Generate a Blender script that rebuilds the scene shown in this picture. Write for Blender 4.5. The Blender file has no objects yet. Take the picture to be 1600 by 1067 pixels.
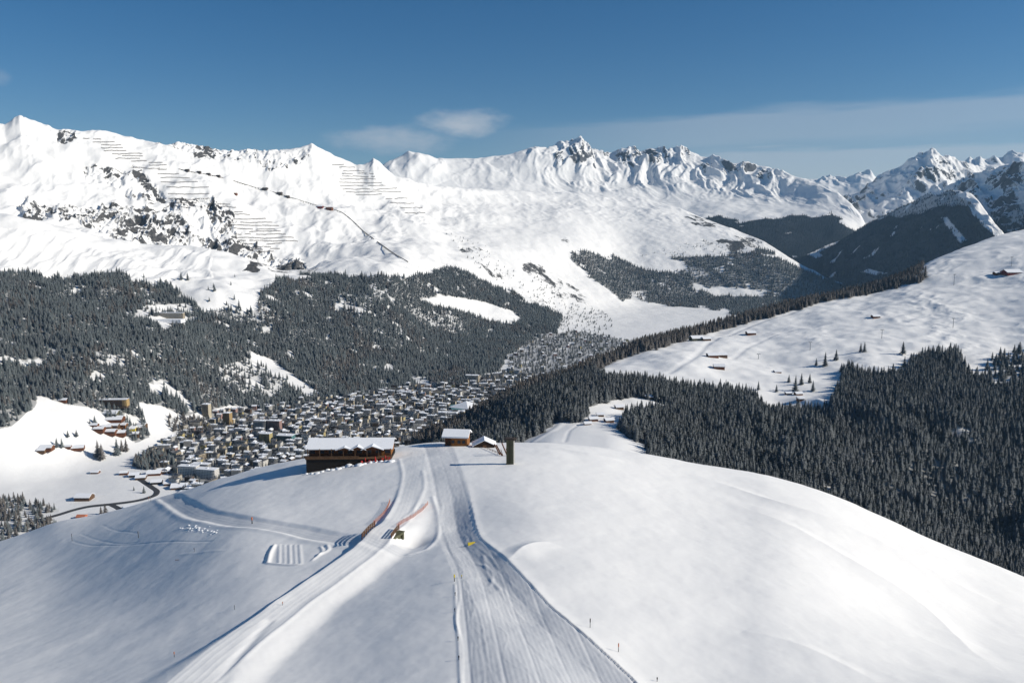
import bpy, math, random
import numpy as np
from mathutils import Vector, Matrix

random.seed(7)
rng = np.random.default_rng(11)
S = bpy.context.scene
C = S.collection
R = math.radians

# ------------------------------------------------------------------ camera, sky, sun, exposure
FP, CU, CV = 1256.0, 800.0, 533.5            # focal length and centre in photograph pixels (1600 wide)
PITCH = R(8.3)
CAMZ = 480.0                                  # metres above the valley floor
cam_d = bpy.data.cameras.new('camera')
cam = bpy.data.objects.new('camera', cam_d); C.objects.link(cam)
cam.location = (0, 0, CAMZ); cam.rotation_euler = (math.pi/2-PITCH, 0, 0)
cam_d.sensor_width = 36; cam_d.lens = FP/1600*36; cam_d.clip_start = 1; cam_d.clip_end = 60000
S.camera = cam

SUN_EL, SUN_AZ = R(28), R(97)                # azimuth clockwise from the viewing direction
W = bpy.data.worlds.new('World'); S.world = W; W.use_nodes = True
def build_world():
    nt = W.node_tree; n = nt.nodes; l = nt.links; n.clear()
    sky = n.new('ShaderNodeTexSky'); sky.sky_type = 'NISHITA'; sky.sun_disc = False
    sky.sun_elevation = SUN_EL; sky.sun_rotation = SUN_AZ
    sky.altitude = 2000; sky.air_density = 1.0; sky.dust_density = 0.2; sky.ozone_density = 2.2
    bg = n.new('ShaderNodeBackground'); bg.inputs['Strength'].default_value = 0.075
    out = n.new('ShaderNodeOutputWorld')
    # thin stratus bands and one small puff, drawn in sky directions
    tc = n.new('ShaderNodeTexCoord'); sep = n.new('ShaderNodeSeparateXYZ'); l.new(tc.outputs['Generated'], sep.inputs[0])
    def M(op, a, b=None, c=None, clamp=False):
        m = n.new('ShaderNodeMath'); m.operation = op; m.use_clamp = clamp
        for i, x in enumerate((a, b, c)):
            if x is None: continue
            if isinstance(x, (int, float)): m.inputs[i].default_value = x
            else: l.new(x, m.inputs[i])
        return m.outputs[0]
    def ramp(x, a, b):
        m = n.new('ShaderNodeMapRange'); m.interpolation_type = 'SMOOTHSTEP'
        l.new(x, m.inputs[0]); m.inputs[1].default_value = a; m.inputs[2].default_value = b
        return m.outputs[0]
    az = M('ARCTAN2', sep.outputs[0], sep.outputs[1]); el = M('ARCSINE', sep.outputs[2])
    cmb = n.new('ShaderNodeCombineXYZ')
    l.new(M('MULTIPLY', az, 3.2), cmb.inputs[0]); l.new(M('MULTIPLY', el, 34.0), cmb.inputs[1])
    nz = n.new('ShaderNodeTexNoise'); nz.inputs['Scale'].default_value = 1.6; nz.inputs['Detail'].default_value = 6; nz.inputs['Roughness'].default_value = .55
    l.new(cmb.outputs[0], nz.inputs['Vector'])
    wob = M('MULTIPLY', M('SUBTRACT', nz.outputs[0], .5), .035)
    elw = M('ADD', el, wob)
    # broad pale sheet low over the right half, its top rising to the right
    top = M('ADD', M('MULTIPLY', az, .035), .121)
    d = M('SUBTRACT', top, elw)
    sheet = M('MULTIPLY', ramp(d, -.002, .012), ramp(az, -.14, .28))
    gap = M('MULTIPLY', ramp(d, .03, .05), M('SUBTRACT', 1.0, ramp(d, .052, .066)))
    sheet = M('MULTIPLY', sheet, M('SUBTRACT', 1.0, M('MULTIPLY', gap, .45)))
    bank = M('MULTIPLY', M('MULTIPLY', ramp(M('SUBTRACT', .088, elw), -.004, .008), ramp(az, .17, .27)), .55)
    # puff
    cm2 = n.new('ShaderNodeCombineXYZ'); l.new(M('MULTIPLY', az, 9.0), cm2.inputs[0]); l.new(M('MULTIPLY', el, 22.0), cm2.inputs[1])
    nz2 = n.new('ShaderNodeTexNoise'); nz2.inputs['Scale'].default_value = 2.2; nz2.inputs['Detail'].default_value = 5; nz2.inputs['Roughness'].default_value = .6
    l.new(cm2.outputs[0], nz2.inputs['Vector'])
    def puff(a0, e0, ra, re, k):
        u = M('DIVIDE', M('SUBTRACT', az, a0), ra); v = M('DIVIDE', M('SUBTRACT', el, e0), re)
        r = M('ADD', M('MULTIPLY', u, u), M('MULTIPLY', v, v))
        f = M('ADD', M('SUBTRACT', 1.0, r), M('MULTIPLY', M('SUBTRACT', nz2.outputs[0], .5), 2.0))
        return M('MULTIPLY', ramp(f, -.15, 1.5), k)
    p = M('MAXIMUM', puff(-.058, .119, .062, .019, .85), puff(-.140, .099, .090, .020, .66))
    p = M('MAXIMUM', p, puff(-.55, .148, .012, .010, .22))
    tot = M('MAXIMUM', M('MAXIMUM', M('MULTIPLY', sheet, .36), bank), p)
    mix = n.new('ShaderNodeMix'); mix.data_type = 'RGBA'
    l.new(M('MINIMUM', tot, 1.0), mix.inputs[0]); hsv = n.new('ShaderNodeHueSaturation'); hsv.inputs['Hue'].default_value = .501; hsv.inputs['Saturation'].default_value = 1.38; hsv.inputs['Value'].default_value = .82; l.new(sky.outputs[0], hsv.inputs['Color']); l.new(hsv.outputs[0], mix.inputs[6]); mix.inputs[7].default_value = (6.4, 6.8, 7.3, 1)
    l.new(mix.outputs[2], bg.inputs['Color']); l.new(bg.outputs[0], out.inputs['Surface'])
build_world()
sun_d = bpy.data.lights.new('sun', 'SUN'); sun_d.energy = 4.2; sun_d.angle = R(.53); sun_d.color = (1.0, .94, .835)
sun = bpy.data.objects.new('sun', sun_d); C.objects.link(sun)
SUNV = Vector((math.cos(SUN_EL)*math.sin(SUN_AZ), math.cos(SUN_EL)*math.cos(SUN_AZ), math.sin(SUN_EL)))
sun.rotation_euler = SUNV.to_track_quat('Z', 'Y').to_euler()
S.view_settings.view_transform = 'Standard'; S.view_settings.look = 'None'
S.view_settings.exposure = 0.24; S.view_settings.gamma = 1
S.cycles.use_denoising = True
S.cycles.max_bounces = 6; S.cycles.volume_bounces = 0; S.cycles.transparent_max_bounces = 4

# ------------------------------------------------------------------ helpers: projection, noise, curves
cp, sp = math.cos(PITCH), math.sin(PITCH)
def ray(u, v):
    u = np.asarray(u, float); v = np.asarray(v, float)
    dx = u-CU; up = CV-v
    dy = FP*cp+up*sp; dz = -FP*sp+up*cp
    h = np.hypot(dx, dy)
    return dx/h, dy/h, dz/h                   # per metre of horizontal distance
def proj(x, y, z):
    z = z-CAMZ
    f = y*cp-z*sp; up = y*sp+z*cp
    return CU+FP*x/f, CV-FP*up/f
def pchip(xk, yk, x):
    xk = np.asarray(xk, float); yk = np.asarray(yk, float)
    h = np.diff(xk); dl = np.diff(yk, axis=0)/h.reshape((-1,)+(1,)*(yk.ndim-1))
    m = np.zeros_like(yk)
    a, b = dl[:-1], dl[1:]
    with np.errstate(divide='ignore', invalid='ignore'):
        mm = np.where(a*b > 0, 2*a*b/(a+b), 0)
    m[1:-1] = np.nan_to_num(mm); m[0] = dl[0]; m[-1] = dl[-1]
    i = np.clip(np.searchsorted(xk, x)-1, 0, len(xk)-2)
    hh = h[i]; t = (x-xk[i])/hh
    if yk.ndim > 1: hh = hh[:, None]; t = t[:, None]
    return ((2*t**3-3*t**2+1)*yk[i]+(t**3-2*t**2+t)*hh*m[i]+(-2*t**3+3*t**2)*yk[i+1]+(t**3-t**2)*hh*m[i+1])
def sstep(x, a, b):
    t = np.clip((x-a)/(b-a), 0, 1); return t*t*(3-2*t)
_perm = np.random.default_rng(5).permutation(4096)
_ga = np.random.default_rng(6).uniform(0, 2*np.pi, 4096); _gx, _gy = np.cos(_ga), np.sin(_ga)
def perlin(x, y, seed=0):
    x = x+seed*37.17; y = y+seed*91.31
    xi = np.floor(x).astype(np.int64); yi = np.floor(y).astype(np.int64); xf = x-xi; yf = y-yi
    def g(i, j, dx, dy):
        k = _perm[(_perm[(xi+i) & 4095]+yi+j) & 4095]
        return _gx[k]*dx+_gy[k]*dy
    u = xf*xf*xf*(xf*(xf*6-15)+10); w = yf*yf*yf*(yf*(yf*6-15)+10)
    a = g(0, 0, xf, yf); b = g(1, 0, xf-1, yf); c = g(0, 1, xf, yf-1); d = g(1, 1, xf-1, yf-1)
    return 1.5*((a+(b-a)*u)*(1-w)+(c+(d-c)*u)*w)
def fbm(x, y, o=4, seed=0, gain=.5):
    s = 0; a = 1; f = 1
    for k in range(o):
        s = s+a*perlin(x*f, y*f, seed+k); a *= gain; f *= 2.03
    return s
def ridged(x, y, o=4, seed=0, gain=.55):
    s = 0; a = 1; f = 1; w = 1
    for k in range(o):
        n = 1-np.abs(perlin(x*f, y*f, seed+k)); n = n*n*w; s = s+a*n; w = np.clip(n*1.6, 0, 1); a *= gain; f *= 2.07
    return s
def inpoly(x, y, P):
    x = np.asarray(x, float); y = np.asarray(y, float)
    c = np.zeros(x.shape, bool); n = len(P)
    for i in range(n):
        (x1, y1), (x2, y2) = P[i], P[i-1]
        if y1 == y2: continue
        c ^= ((y1 > y) != (y2 > y)) & (x < (x2-x1)*(y-y1)/(y2-y1)+x1)
    return c
def smooth_line(P, n=8):
    P = np.asarray(P, float)
    t = np.r_[0, np.cumsum(np.hypot(*np.diff(P[:, :2], axis=0).T))]
    return pchip(t, P, np.linspace(0, t[-1], n*(len(P)-1)+1))
def polydist(X, Y, P):
    """distance, signed side (right of travel positive) and arc length to a polyline"""
    best = np.full(X.shape, 1e18); sd = np.zeros(X.shape); ss = np.zeros(X.shape); acc = 0
    for (ax, ay), (bx, by) in zip(P[:-1], P[1:]):
        dx, dy = bx-ax, by-ay; L = math.hypot(dx, dy)
        if L < 1e-9: continue
        t = np.clip(((X-ax)*dx+(Y-ay)*dy)/(L*L), 0, 1)
        d2 = (X-ax-t*dx)**2+(Y-ay-t*dy)**2
        m = d2 < best
        best[m] = d2[m]; sd[m] = np.sign((X[m]-ax)*dy-(Y[m]-ay)*dx); ss[m] = acc+t[m]*L
        acc += L
    return np.sqrt(best), sd, ss, acc

# ------------------------------------------------------------------ materials
def new_mat(name):
    m = bpy.data.materials.new(name); m.use_nodes = True
    nt = m.node_tree; b = nt.nodes['Principled BSDF']
    b.inputs['Roughness'].default_value = .8; b.inputs['Specular IOR Level'].default_value = .2
    return m, nt, b
def plain(name, col, rough=.8, var=.12, scale=.6, metal=0):
    m, nt, b = new_mat(name)
    n = nt.nodes; l = nt.links
    tc = n.new('ShaderNodeTexCoord'); nz = n.new('ShaderNodeTexNoise'); nz.inputs['Scale'].default_value = scale; nz.inputs['Detail'].default_value = 4
    l.new(tc.outputs['Object'], nz.inputs['Vector'])
    mix = n.new('ShaderNodeMix'); mix.data_type = 'RGBA'
    mix.inputs[6].default_value = tuple(c*(1-var*2) for c in col)+(1,); mix.inputs[7].default_value = tuple(min(1, c*(1+var*2)) for c in col)+(1,)
    l.new(nz.outputs[0], mix.inputs[0]); l.new(mix.outputs[2], b.inputs['Base Color'])
    b.inputs['Roughness'].default_value = rough; b.inputs['Metallic'].default_value = metal
    return m
def wood(name, col, scale=2.0):
    m, nt, b = new_mat(name); n = nt.nodes; l = nt.links
    tc = n.new('ShaderNodeTexCoord'); mp = n.new('ShaderNodeMapping'); mp.inputs['Scale'].default_value = (.5, .5, scale)
    nz = n.new('ShaderNodeTexNoise'); nz.inputs['Scale'].default_value = 2.2; nz.inputs['Detail'].default_value = 5
    l.new(tc.outputs['Object'], mp.inputs[0]); l.new(mp.outputs[0], nz.inputs['Vector'])
    cr = n.new('ShaderNodeMix'); cr.data_type = 'RGBA'
    cr.inputs[6].default_value = tuple(c*.55 for c in col)+(1,); cr.inputs[7].default_value = tuple(c*1.4 for c in col)+(1,)
    l.new(nz.outputs[0], cr.inputs[0]); l.new(cr.outputs[2], b.inputs['Base Color'])
    wv = n.new('ShaderNodeTexWave'); wv.bands_direction = 'Z'; wv.inputs['Scale'].default_value = 1.3; l.new(tc.outputs['Object'], wv.inputs['Vector'])
    bp = n.new('ShaderNodeBump'); bp.inputs['Distance'].default_value = .05; l.new(wv.outputs[0], bp.inputs['Height']); l.new(bp.outputs[0], b.inputs['Normal'])
    return m
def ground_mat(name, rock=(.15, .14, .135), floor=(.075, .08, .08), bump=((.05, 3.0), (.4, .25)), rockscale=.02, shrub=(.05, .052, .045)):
    """snow; attributes on the mesh: 'groom' pressed snow, 'rock' bare rock, 'floor' tree shade painted on snow, trodden ground in town"""
    m, nt, b = new_mat(name); n = nt.nodes; l = nt.links
    tc = n.new('ShaderNodeTexCoord')
    def attr(a):
        x = n.new('ShaderNodeAttribute'); x.attribute_name = a; return x.outputs['Fac']
    mp = n.new('ShaderNodeMapping'); mp.inputs['Scale'].default_value = (1, .6, .5); l.new(tc.outputs['Object'], mp.inputs[0])
    def noise(scale, detail=4, rough=.55, stretch=False):
        x = n.new('ShaderNodeTexNoise'); x.inputs['Scale'].default_value = scale; x.inputs['Detail'].default_value = detail; x.inputs['Roughness'].default_value = rough
        l.new(mp.outputs[0] if stretch else tc.outputs['Object'], x.inputs['Vector']); return x.outputs[0]
    def mix(f, a, c):
        x = n.new('ShaderNodeMix'); x.data_type = 'RGBA'
        l.new(f, x.inputs[0])
        for i, q in ((6, a), (7, c)):
            if isinstance(q, tuple): x.inputs[i].default_value = q+(1,)
            else: l.new(q, x.inputs[i])
        return x.outputs[2]
    def mr(x, a, c):
        q = n.new('ShaderNodeMapRange'); q.interpolation_type = 'SMOOTHSTEP'; l.new(x, q.inputs[0]); q.inputs[1].default_value = a; q.inputs[2].default_value = c; return q.outputs[0]
    def add(a, c, k):
        q = n.new('ShaderNodeMath'); q.operation = 'MULTIPLY_ADD'; l.new(c, q.inputs[0]); q.inputs[1].default_value = k; l.new(a, q.inputs[2]); return q.outputs[0]
    big = noise(.004, 3)
    snow = mix(big, (.885, .875, .855), (.915, .90, .875))
    col = mix(attr('groom'), snow, (.60, .615, .64))
    rk = mix(mr(noise(rockscale*3, 8, .7), .35, .62), shrub, rock)
    rf = mr(add(attr('rock'), noise(rockscale, 10, .78, True), 1.0), .96, 1.06)
    col = mix(rf, col, rk)
    col = mix(attr('floor'), col, floor)  # shade between the trees painted dark into the snow; in town, trodden ground
    l.new(col, b.inputs['Base Color'])
    prev = None
    for sc, dist in bump:
        bp = n.new('ShaderNodeBump'); bp.inputs['Strength'].default_value = .6; bp.inputs['Distance'].default_value = dist
        l.new(noise(sc, 5), bp.inputs['Height'])
        if prev: l.new(prev, bp.inputs['Normal'])
        prev = bp.outputs[0]
    if prev: l.new(prev, b.inputs['Normal'])
    return m
def tree_mat(name, col, frost, thr, col2=None):
    m, nt, b = new_mat(name); n = nt.nodes; l = nt.links
    col2 = col2 or tuple(c*2.1 for c in col)
    oi = n.new('ShaderNodeObjectInfo'); geo = n.new('ShaderNodeNewGeometry')
    mx = n.new('ShaderNodeMix'); mx.data_type = 'RGBA'; ns = n.new('ShaderNodeTexNoise'); ns.inputs['Scale'].default_value = .009; ns.inputs['Detail'].default_value = 4; l.new(geo.outputs['Position'], ns.inputs['Vector']); cv = n.new('ShaderNodeMath'); cv.operation = 'MULTIPLY_ADD'; cv.use_clamp = True; l.new(ns.outputs[0], cv.inputs[0]); cv.inputs[1].default_value = 2.2; cb = n.new('ShaderNodeMath'); cb.operation = 'MULTIPLY_ADD'; l.new(oi.outputs['Random'], cb.inputs[0]); cb.inputs[1].default_value = .7; cb.inputs[2].default_value = -.95; l.new(cb.outputs[0], cv.inputs[2]); l.new(cv.outputs[0], mx.inputs[0]); mx.inputs[6].default_value = col+(1,); mx.inputs[7].default_value = col2+(1,)
    nz = n.new('ShaderNodeTexNoise'); nz.inputs['Scale'].default_value = .45; nz.inputs['Detail'].default_value = 4
    l.new(geo.outputs['Position'], nz.inputs['Vector'])
    sep = n.new('ShaderNodeSeparateXYZ'); l.new(geo.outputs['Normal'], sep.inputs[0])
    ad = n.new('ShaderNodeMath'); ad.operation = 'MULTIPLY_ADD'; l.new(sep.outputs[2], ad.inputs[0]); ad.inputs[1].default_value = .35; l.new(nz.outputs[0], ad.inputs[2])
    a2 = n.new('ShaderNodeMath'); a2.operation = 'MULTIPLY_ADD'; l.new(oi.outputs['Random'], a2.inputs[0]); a2.inputs[1].default_value = .12; l.new(ad.outputs[0], a2.inputs[2])
    mr = n.new('ShaderNodeMapRange'); l.new(a2.outputs[0], mr.inputs[0]); mr.inputs[1].default_value = thr; mr.inputs[2].default_value = thr+.22; mr.inputs[4].default_value = frost
    m2 = n.new('ShaderNodeMix'); m2.data_type = 'RGBA'; l.new(mr.outputs[0], m2.inputs[0]); l.new(mx.outputs[2], m2.inputs[6]); m2.inputs[7].default_value = (.78, .80, .84, 1)
    l.new(m2.outputs[2], b.inputs['Base Color']); b.inputs['Roughness'].default_value = .9; b.inputs['Specular IOR Level'].default_value = .1
    return m

MAT = dict(
    hill=ground_mat('hill_snow', bump=((.05, .12), (.5, .025), (2.2, .008)), rockscale=.3),
    slope=ground_mat('slope_snow', bump=((.012, 2.0), (.06, .5))),
    massif=ground_mat('massif_snow', bump=((.006, 6.0), (.03, 1.6)), rockscale=.03, rock=(.105, .10, .097), shrub=(.03, .032, .032)),
    far=ground_mat('far_snow', floor=(.014, .024, .034), rock=(.10, .10, .105), shrub=(.035, .037, .04), bump=((.003, 10.0), (.012, 4.0)), rockscale=.006),  # floor here is blue-black tree shade painted on the ground
    spruce=tree_mat('spruce_needles', (.008, .013, .011), .20, .62),
    spruce_frost=tree_mat('frosted_needles', (.022, .033, .031), .17, .54),
    larch=tree_mat('larch_twigs', (.045, .036, .027), .16, .66),
    spruce_far=tree_mat('far_needles', (.006, .012, .018), .05, .62),
    bark=plain('bark', (.06, .045, .035), .9, .3, 3),
    snowcap=plain('roof_snow', (.88, .89, .91), .7, .02, .3),
    logs=wood('dark_logs', (.15, .058, .026)),
    logs_light=wood('larch_boards', (.27, .115, .035)),
    logs_mid=wood('weathered_boards', (.13, .075, .042)),
    stone=plain('foundation_stone', (.022, .019, .017), .9, .3, 1.2),
    glass=plain('window_glass', (.03, .035, .045), .12, .1, 1),
    old_logs=wood('old_logs', (.035, .02, .013)),
    concrete=plain('mossy_concrete', (.095, .097, .058), .85, .25, .5),
    concrete_pale=plain('pale_concrete', (.35, .34, .31), .85, .15, .4),
    steel=plain('galvanised_steel', (.22, .23, .24), .5, .15, 1, .4),
    dark_steel=plain('rusty_steel', (.075, .06, .05), .7, .2, .5, .2),
    dark_red=plain('dark_red_boards', (.15, .03, .025), .8, .15, .5),
    orange=plain('orange_net', (.50, .18, .10), .8, .1, 1),
    red=plain('red_canvas', (.40, .03, .028), .7, .1, 1),
    yellow=plain('yellow_foam', (.70, .55, .06), .7, .1, 1),
    black=plain('dark_pole', (.03, .03, .03), .6, .1, 1),
    asphalt=plain('wet_asphalt', (.055, .055, .058), .6, .15, .05),
    white_tent=plain('white_sheet_roof', (.86, .87, .89), .6, .03, .1),
)

# ------------------------------------------------------------------ mesh helpers
def link(name, me, parent=None):
    o = bpy.data.objects.new(name, me); C.objects.link(o)
    if parent is not None: o.parent = parent
    return o
def tag(o, label=None, cat=None, group=None, kind=None):
    if label: o['label'] = label
    if cat: o['category'] = cat
    if group: o['group'] = group
    if kind: o['kind'] = kind
    return o
def empty(name, loc, rz=0):
    o = bpy.data.objects.new(name, None); C.objects.link(o); o.location = loc; o.rotation_euler = (0, 0, rz); o.empty_display_size = .5
    return o
class MB:
    def __init__(s): s.v = []; s.f = []; s.m = []
    def add(s, vs, fs, mi=0):
        b = len(s.v); s.v += [tuple(map(float, p)) for p in vs]; s.f += [tuple(b+i for i in f) for f in fs]; s.m += [mi]*len(fs); return s
    def box(s, x0, x1, y0, y1, z0, z1, mi=0):
        v = [(x0, y0, z0), (x1, y0, z0), (x1, y1, z0), (x0, y1, z0), (x0, y0, z1), (x1, y0, z1), (x1, y1, z1), (x0, y1, z1)]
        return s.add(v, [(0, 3, 2, 1), (4, 5, 6, 7), (0, 1, 5, 4), (1, 2, 6, 5), (2, 3, 7, 6), (3, 0, 4, 7)], mi)
    def bar(s, a, b, w, h=None, mi=0, up=(0, 0, 1)):
        a = Vector(a); b = Vector(b); d = (b-a).normalized(); h = h or w
        up = Vector(up)
        if abs(d.dot(up)) > .98: up = Vector((0, 1, 0))
        r = d.cross(up).normalized(); q = r.cross(d)
        v = [p+r*i*w/2+q*j*h/2 for p in (a, b) for i, j in ((-1, -1), (1, -1), (1, 1), (-1, 1))]
        return s.add(v, [(3, 2, 1, 0), (4, 5, 6, 7), (0, 1, 5, 4), (1, 2, 6, 5), (2, 3, 7, 6), (3, 0, 4, 7)], mi)
    def tube(s, a, b, r0, r1, n=8, mi=0):
        a = Vector(a); b = Vector(b); d = (b-a).normalized(); up = Vector((0, 0, 1)) if abs(d.z) < .9 else Vector((1, 0, 0))
        x = d.cross(up).normalized(); y = d.cross(x)
        v = []
        for p, r in ((a, r0), (b, r1)):
            for k in range(n):
                t = 2*math.pi*k/n; v.append(p+x*r*math.cos(t)+y*r*math.sin(t))
        f = [(k, (k+1) % n, n+(k+1) % n, n+k) for k in range(n)]+[tuple(range(n))[::-1], tuple(range(n, 2*n))]
        return s.add(v, f, mi)
    def prism(s, prof, y0, y1, mi=0):
        n = len(prof); v = [(x, y0, z) for x, z in prof]+[(x, y1, z) for x, z in prof]
        return s.add(v, [tuple(range(n)), tuple(range(2*n-1, n-1, -1))]+[(k, n+k, n+(k+1) % n, (k+1) % n) for k in range(n)], mi)
    def mesh(s, name, mats):
        me = bpy.data.meshes.new(name); me.from_pydata(s.v, [], s.f)
        for m in (mats if isinstance(mats, (list, tuple)) else [mats]): me.materials.append(m)
        me.polygons.foreach_set('material_index', s.m); me.update(); return me
    def build(s, name, mats, parent=None): return link(name, s.mesh(name, mats), parent)
def copy_tree(o, parent=None):
    c = o.copy(); C.objects.link(c); c.parent = parent
    for ch in list(o.children): copy_tree(ch, c)
    return c

# ------------------------------------------------------------------ terrain layers
class Layer:
    """a hill side laid out as profiles running away from the viewer: rows of (u, v or z, distance)"""
    def __init__(s, name, rows, us, counts, back=(500, 220), lin=()):
        us = np.asarray(us, float); Dk = []; Zk = []
        for k, row in enumerate(rows):
            row, isz = (row[1:], True) if row[0] == 'z' else (row, False)
            a = np.array(row, float)
            D = pchip(a[:, 0], a[:, 2], us)
            q = np.interp(us, a[:, 0], a[:, 1]) if k in lin else pchip(a[:, 0], a[:, 1], us)
            Z = q if isz else D*ray(us, q)[2]
            Dk.append(D); Zk.append(Z)
        Dk.append(Dk[-1]+back[0]*.25); Zk.append(Zk[-1]-back[1]*.18)
        Dk.append(Dk[-2]+back[0]); Zk.append(Zk[-2]-back[1])
        Dk = np.array(Dk); Zk = np.array(Zk)
        counts = list(counts)+[8, 10]
        ts = np.concatenate([np.linspace(i, i+1, c, endpoint=False) for i, c in enumerate(counts)]+[[len(counts)]])
        kk = np.arange(len(Dk), dtype=float)
        s.D = pchip(kk, Dk, ts); s.Z = pchip(kk, Zk, ts)+CAMZ
        # direction of each column, taken at its middle row
        dx, dy, _ = ray(us, np.full_like(us, 450.0))
        s.Z0 = s.Z.copy(); s.us = us; s.ts = ts; s.X = s.D*dx; s.Y = s.D*dy; s.name = name
        s.attrs = {}; s.nt, s.nu = s.D.shape
    def uv(s): return proj(s.X, s.Y, s.Z)
    def finish(s, mat):
        nt, nu = s.nt, s.nu
        me = bpy.data.meshes.new(s.name)
        co = np.stack([s.X, s.Y, s.Z], -1).reshape(-1, 3).astype(np.float32)
        i = np.arange((nt-1)*nu).reshape(nt-1, nu)[:, :-1].reshape(-1)
        q = np.stack([i, i+1, i+1+nu, i+nu], -1).astype(np.int32)
        me.vertices.add(len(co)); me.vertices.foreach_set('co', co.ravel())
        me.loops.add(q.size); me.loops.foreach_set('vertex_index', q.ravel())
        me.polygons.add(len(q)); me.polygons.foreach_set('loop_start', np.arange(0, q.size, 4, dtype=np.int32)); me.polygons.foreach_set('loop_total', np.full(len(q), 4, np.int32))
        me.update(calc_edges=True); me.polygons.foreach_set('use_smooth', np.ones(len(q), bool))
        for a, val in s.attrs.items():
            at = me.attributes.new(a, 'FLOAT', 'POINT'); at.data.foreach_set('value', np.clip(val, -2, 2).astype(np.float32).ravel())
        me.materials.append(mat); me.update()
        s.PU, s.PV = s.uv()
        s.ob = link(s.name, me); tag(s.ob, kind='structure')
        return s.ob
    def at(s, u, v):
        """the point of this hill side seen at (u, v) in the photograph"""
        j = (u-s.us[0])/(s.us[1]-s.us[0]); j0 = int(np.clip(math.floor(j), 0, s.nu-2)); w = min(max(j-j0, 0), 1)
        col = lambda A: A[:, j0]*(1-w)+A[:, j0+1]*w
        pv = col(s.PV); x = col(s.X); y = col(s.Y); z = col(s.Z)
        k = int(np.argmax(pv <= v))
        if pv[k] > v: k = int(np.argmin(pv))
        if k == 0: return Vector((x[0], y[0], z[0]))
        t = (pv[k-1]-v)/max(pv[k-1]-pv[k], 1e-6); t = min(max(t, 0), 1)
        return Vector((x[k-1]+(x[k]-x[k-1])*t, y[k-1]+(y[k]-y[k-1])*t, z[k-1]+(z[k]-z[k-1])*t))
    def zat(s, x, y):
        """ground height under a world position"""
        dx, dy, _ = ray(s.us[[0, -1]], np.array([450.0, 450.0]))
        u = CU+x/y*(FP*cp+(CV-450)*sp)
        j = (u-s.us[0])/(s.us[1]-s.us[0]); j0 = int(np.clip(math.floor(j), 0, s.nu-2)); w = min(max(j-j0, 0), 1)
        d = math.hypot(x, y); out = []
        for q in (j0, j0+1): out.append(np.interp(d, s.D[:, q], s.Z[:, q]))
        return float(out[0]*(1-w)+out[1]*w)
    def slope(s):
        gx = np.gradient(s.Z, axis=1)/np.maximum(np.hypot(np.gradient(s.X, axis=1), np.gradient(s.Y, axis=1)), .01)
        gt = np.gradient(s.Z, axis=0)/np.maximum(np.gradient(s.D, axis=0), .01)
        return np.hypot(gx, gt)
    def spur(s, line, h, wl, wr, sharp=1.0):
        """raise a ridge along a line given in photograph pixels; left and right widths in metres"""
        s.PU, s.PV = s.uv()
        P = np.array([tuple(s.at(u, v)[:2]) for u, v in line])
        d, sd, ss, L = polydist(s.X, s.Y, smooth_line(P, 5))
        # lines run from the crest down towards the viewer: right of travel is the picture's left
        w = np.where(sd > 0, wl, wr); t = np.clip(1-d/w, 0, 1)
        end = np.clip(1-ss/L, 0, 1)**.7
        s.Z += h*t**sharp*end*1.0
    def pin(s, kc, keep=.4, span=.7):
        """settle the crest back to the skyline it was drawn with, keeping part of its small teeth"""
        i = int(np.argmin(np.abs(s.ts-kc))); d = s.Z[i]-s.Z0[i]; k = np.ones(31)/31
        sm = np.convolve(np.pad(d, 15, mode='edge'), k, 'valid')
        s.Z -= (d-keep*(d-sm))[None, :]*np.where(s.ts < kc, sstep(s.ts, kc-span, kc), 1)[:, None]
    def soft(s, P, r=6):
        """inside-a-polygon mask (photograph pixels) with a soft edge made by noise"""
        u, v = s.uv()
        n = fbm(s.X/60, s.Y/60, 3, 3)*r; n2 = fbm(s.X/60, s.Y/60, 3, 9)*r
        return inpoly(u+n, v+n2, P)

def stepu(a, b, st): return np.arange(a, b+st, st)

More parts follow.
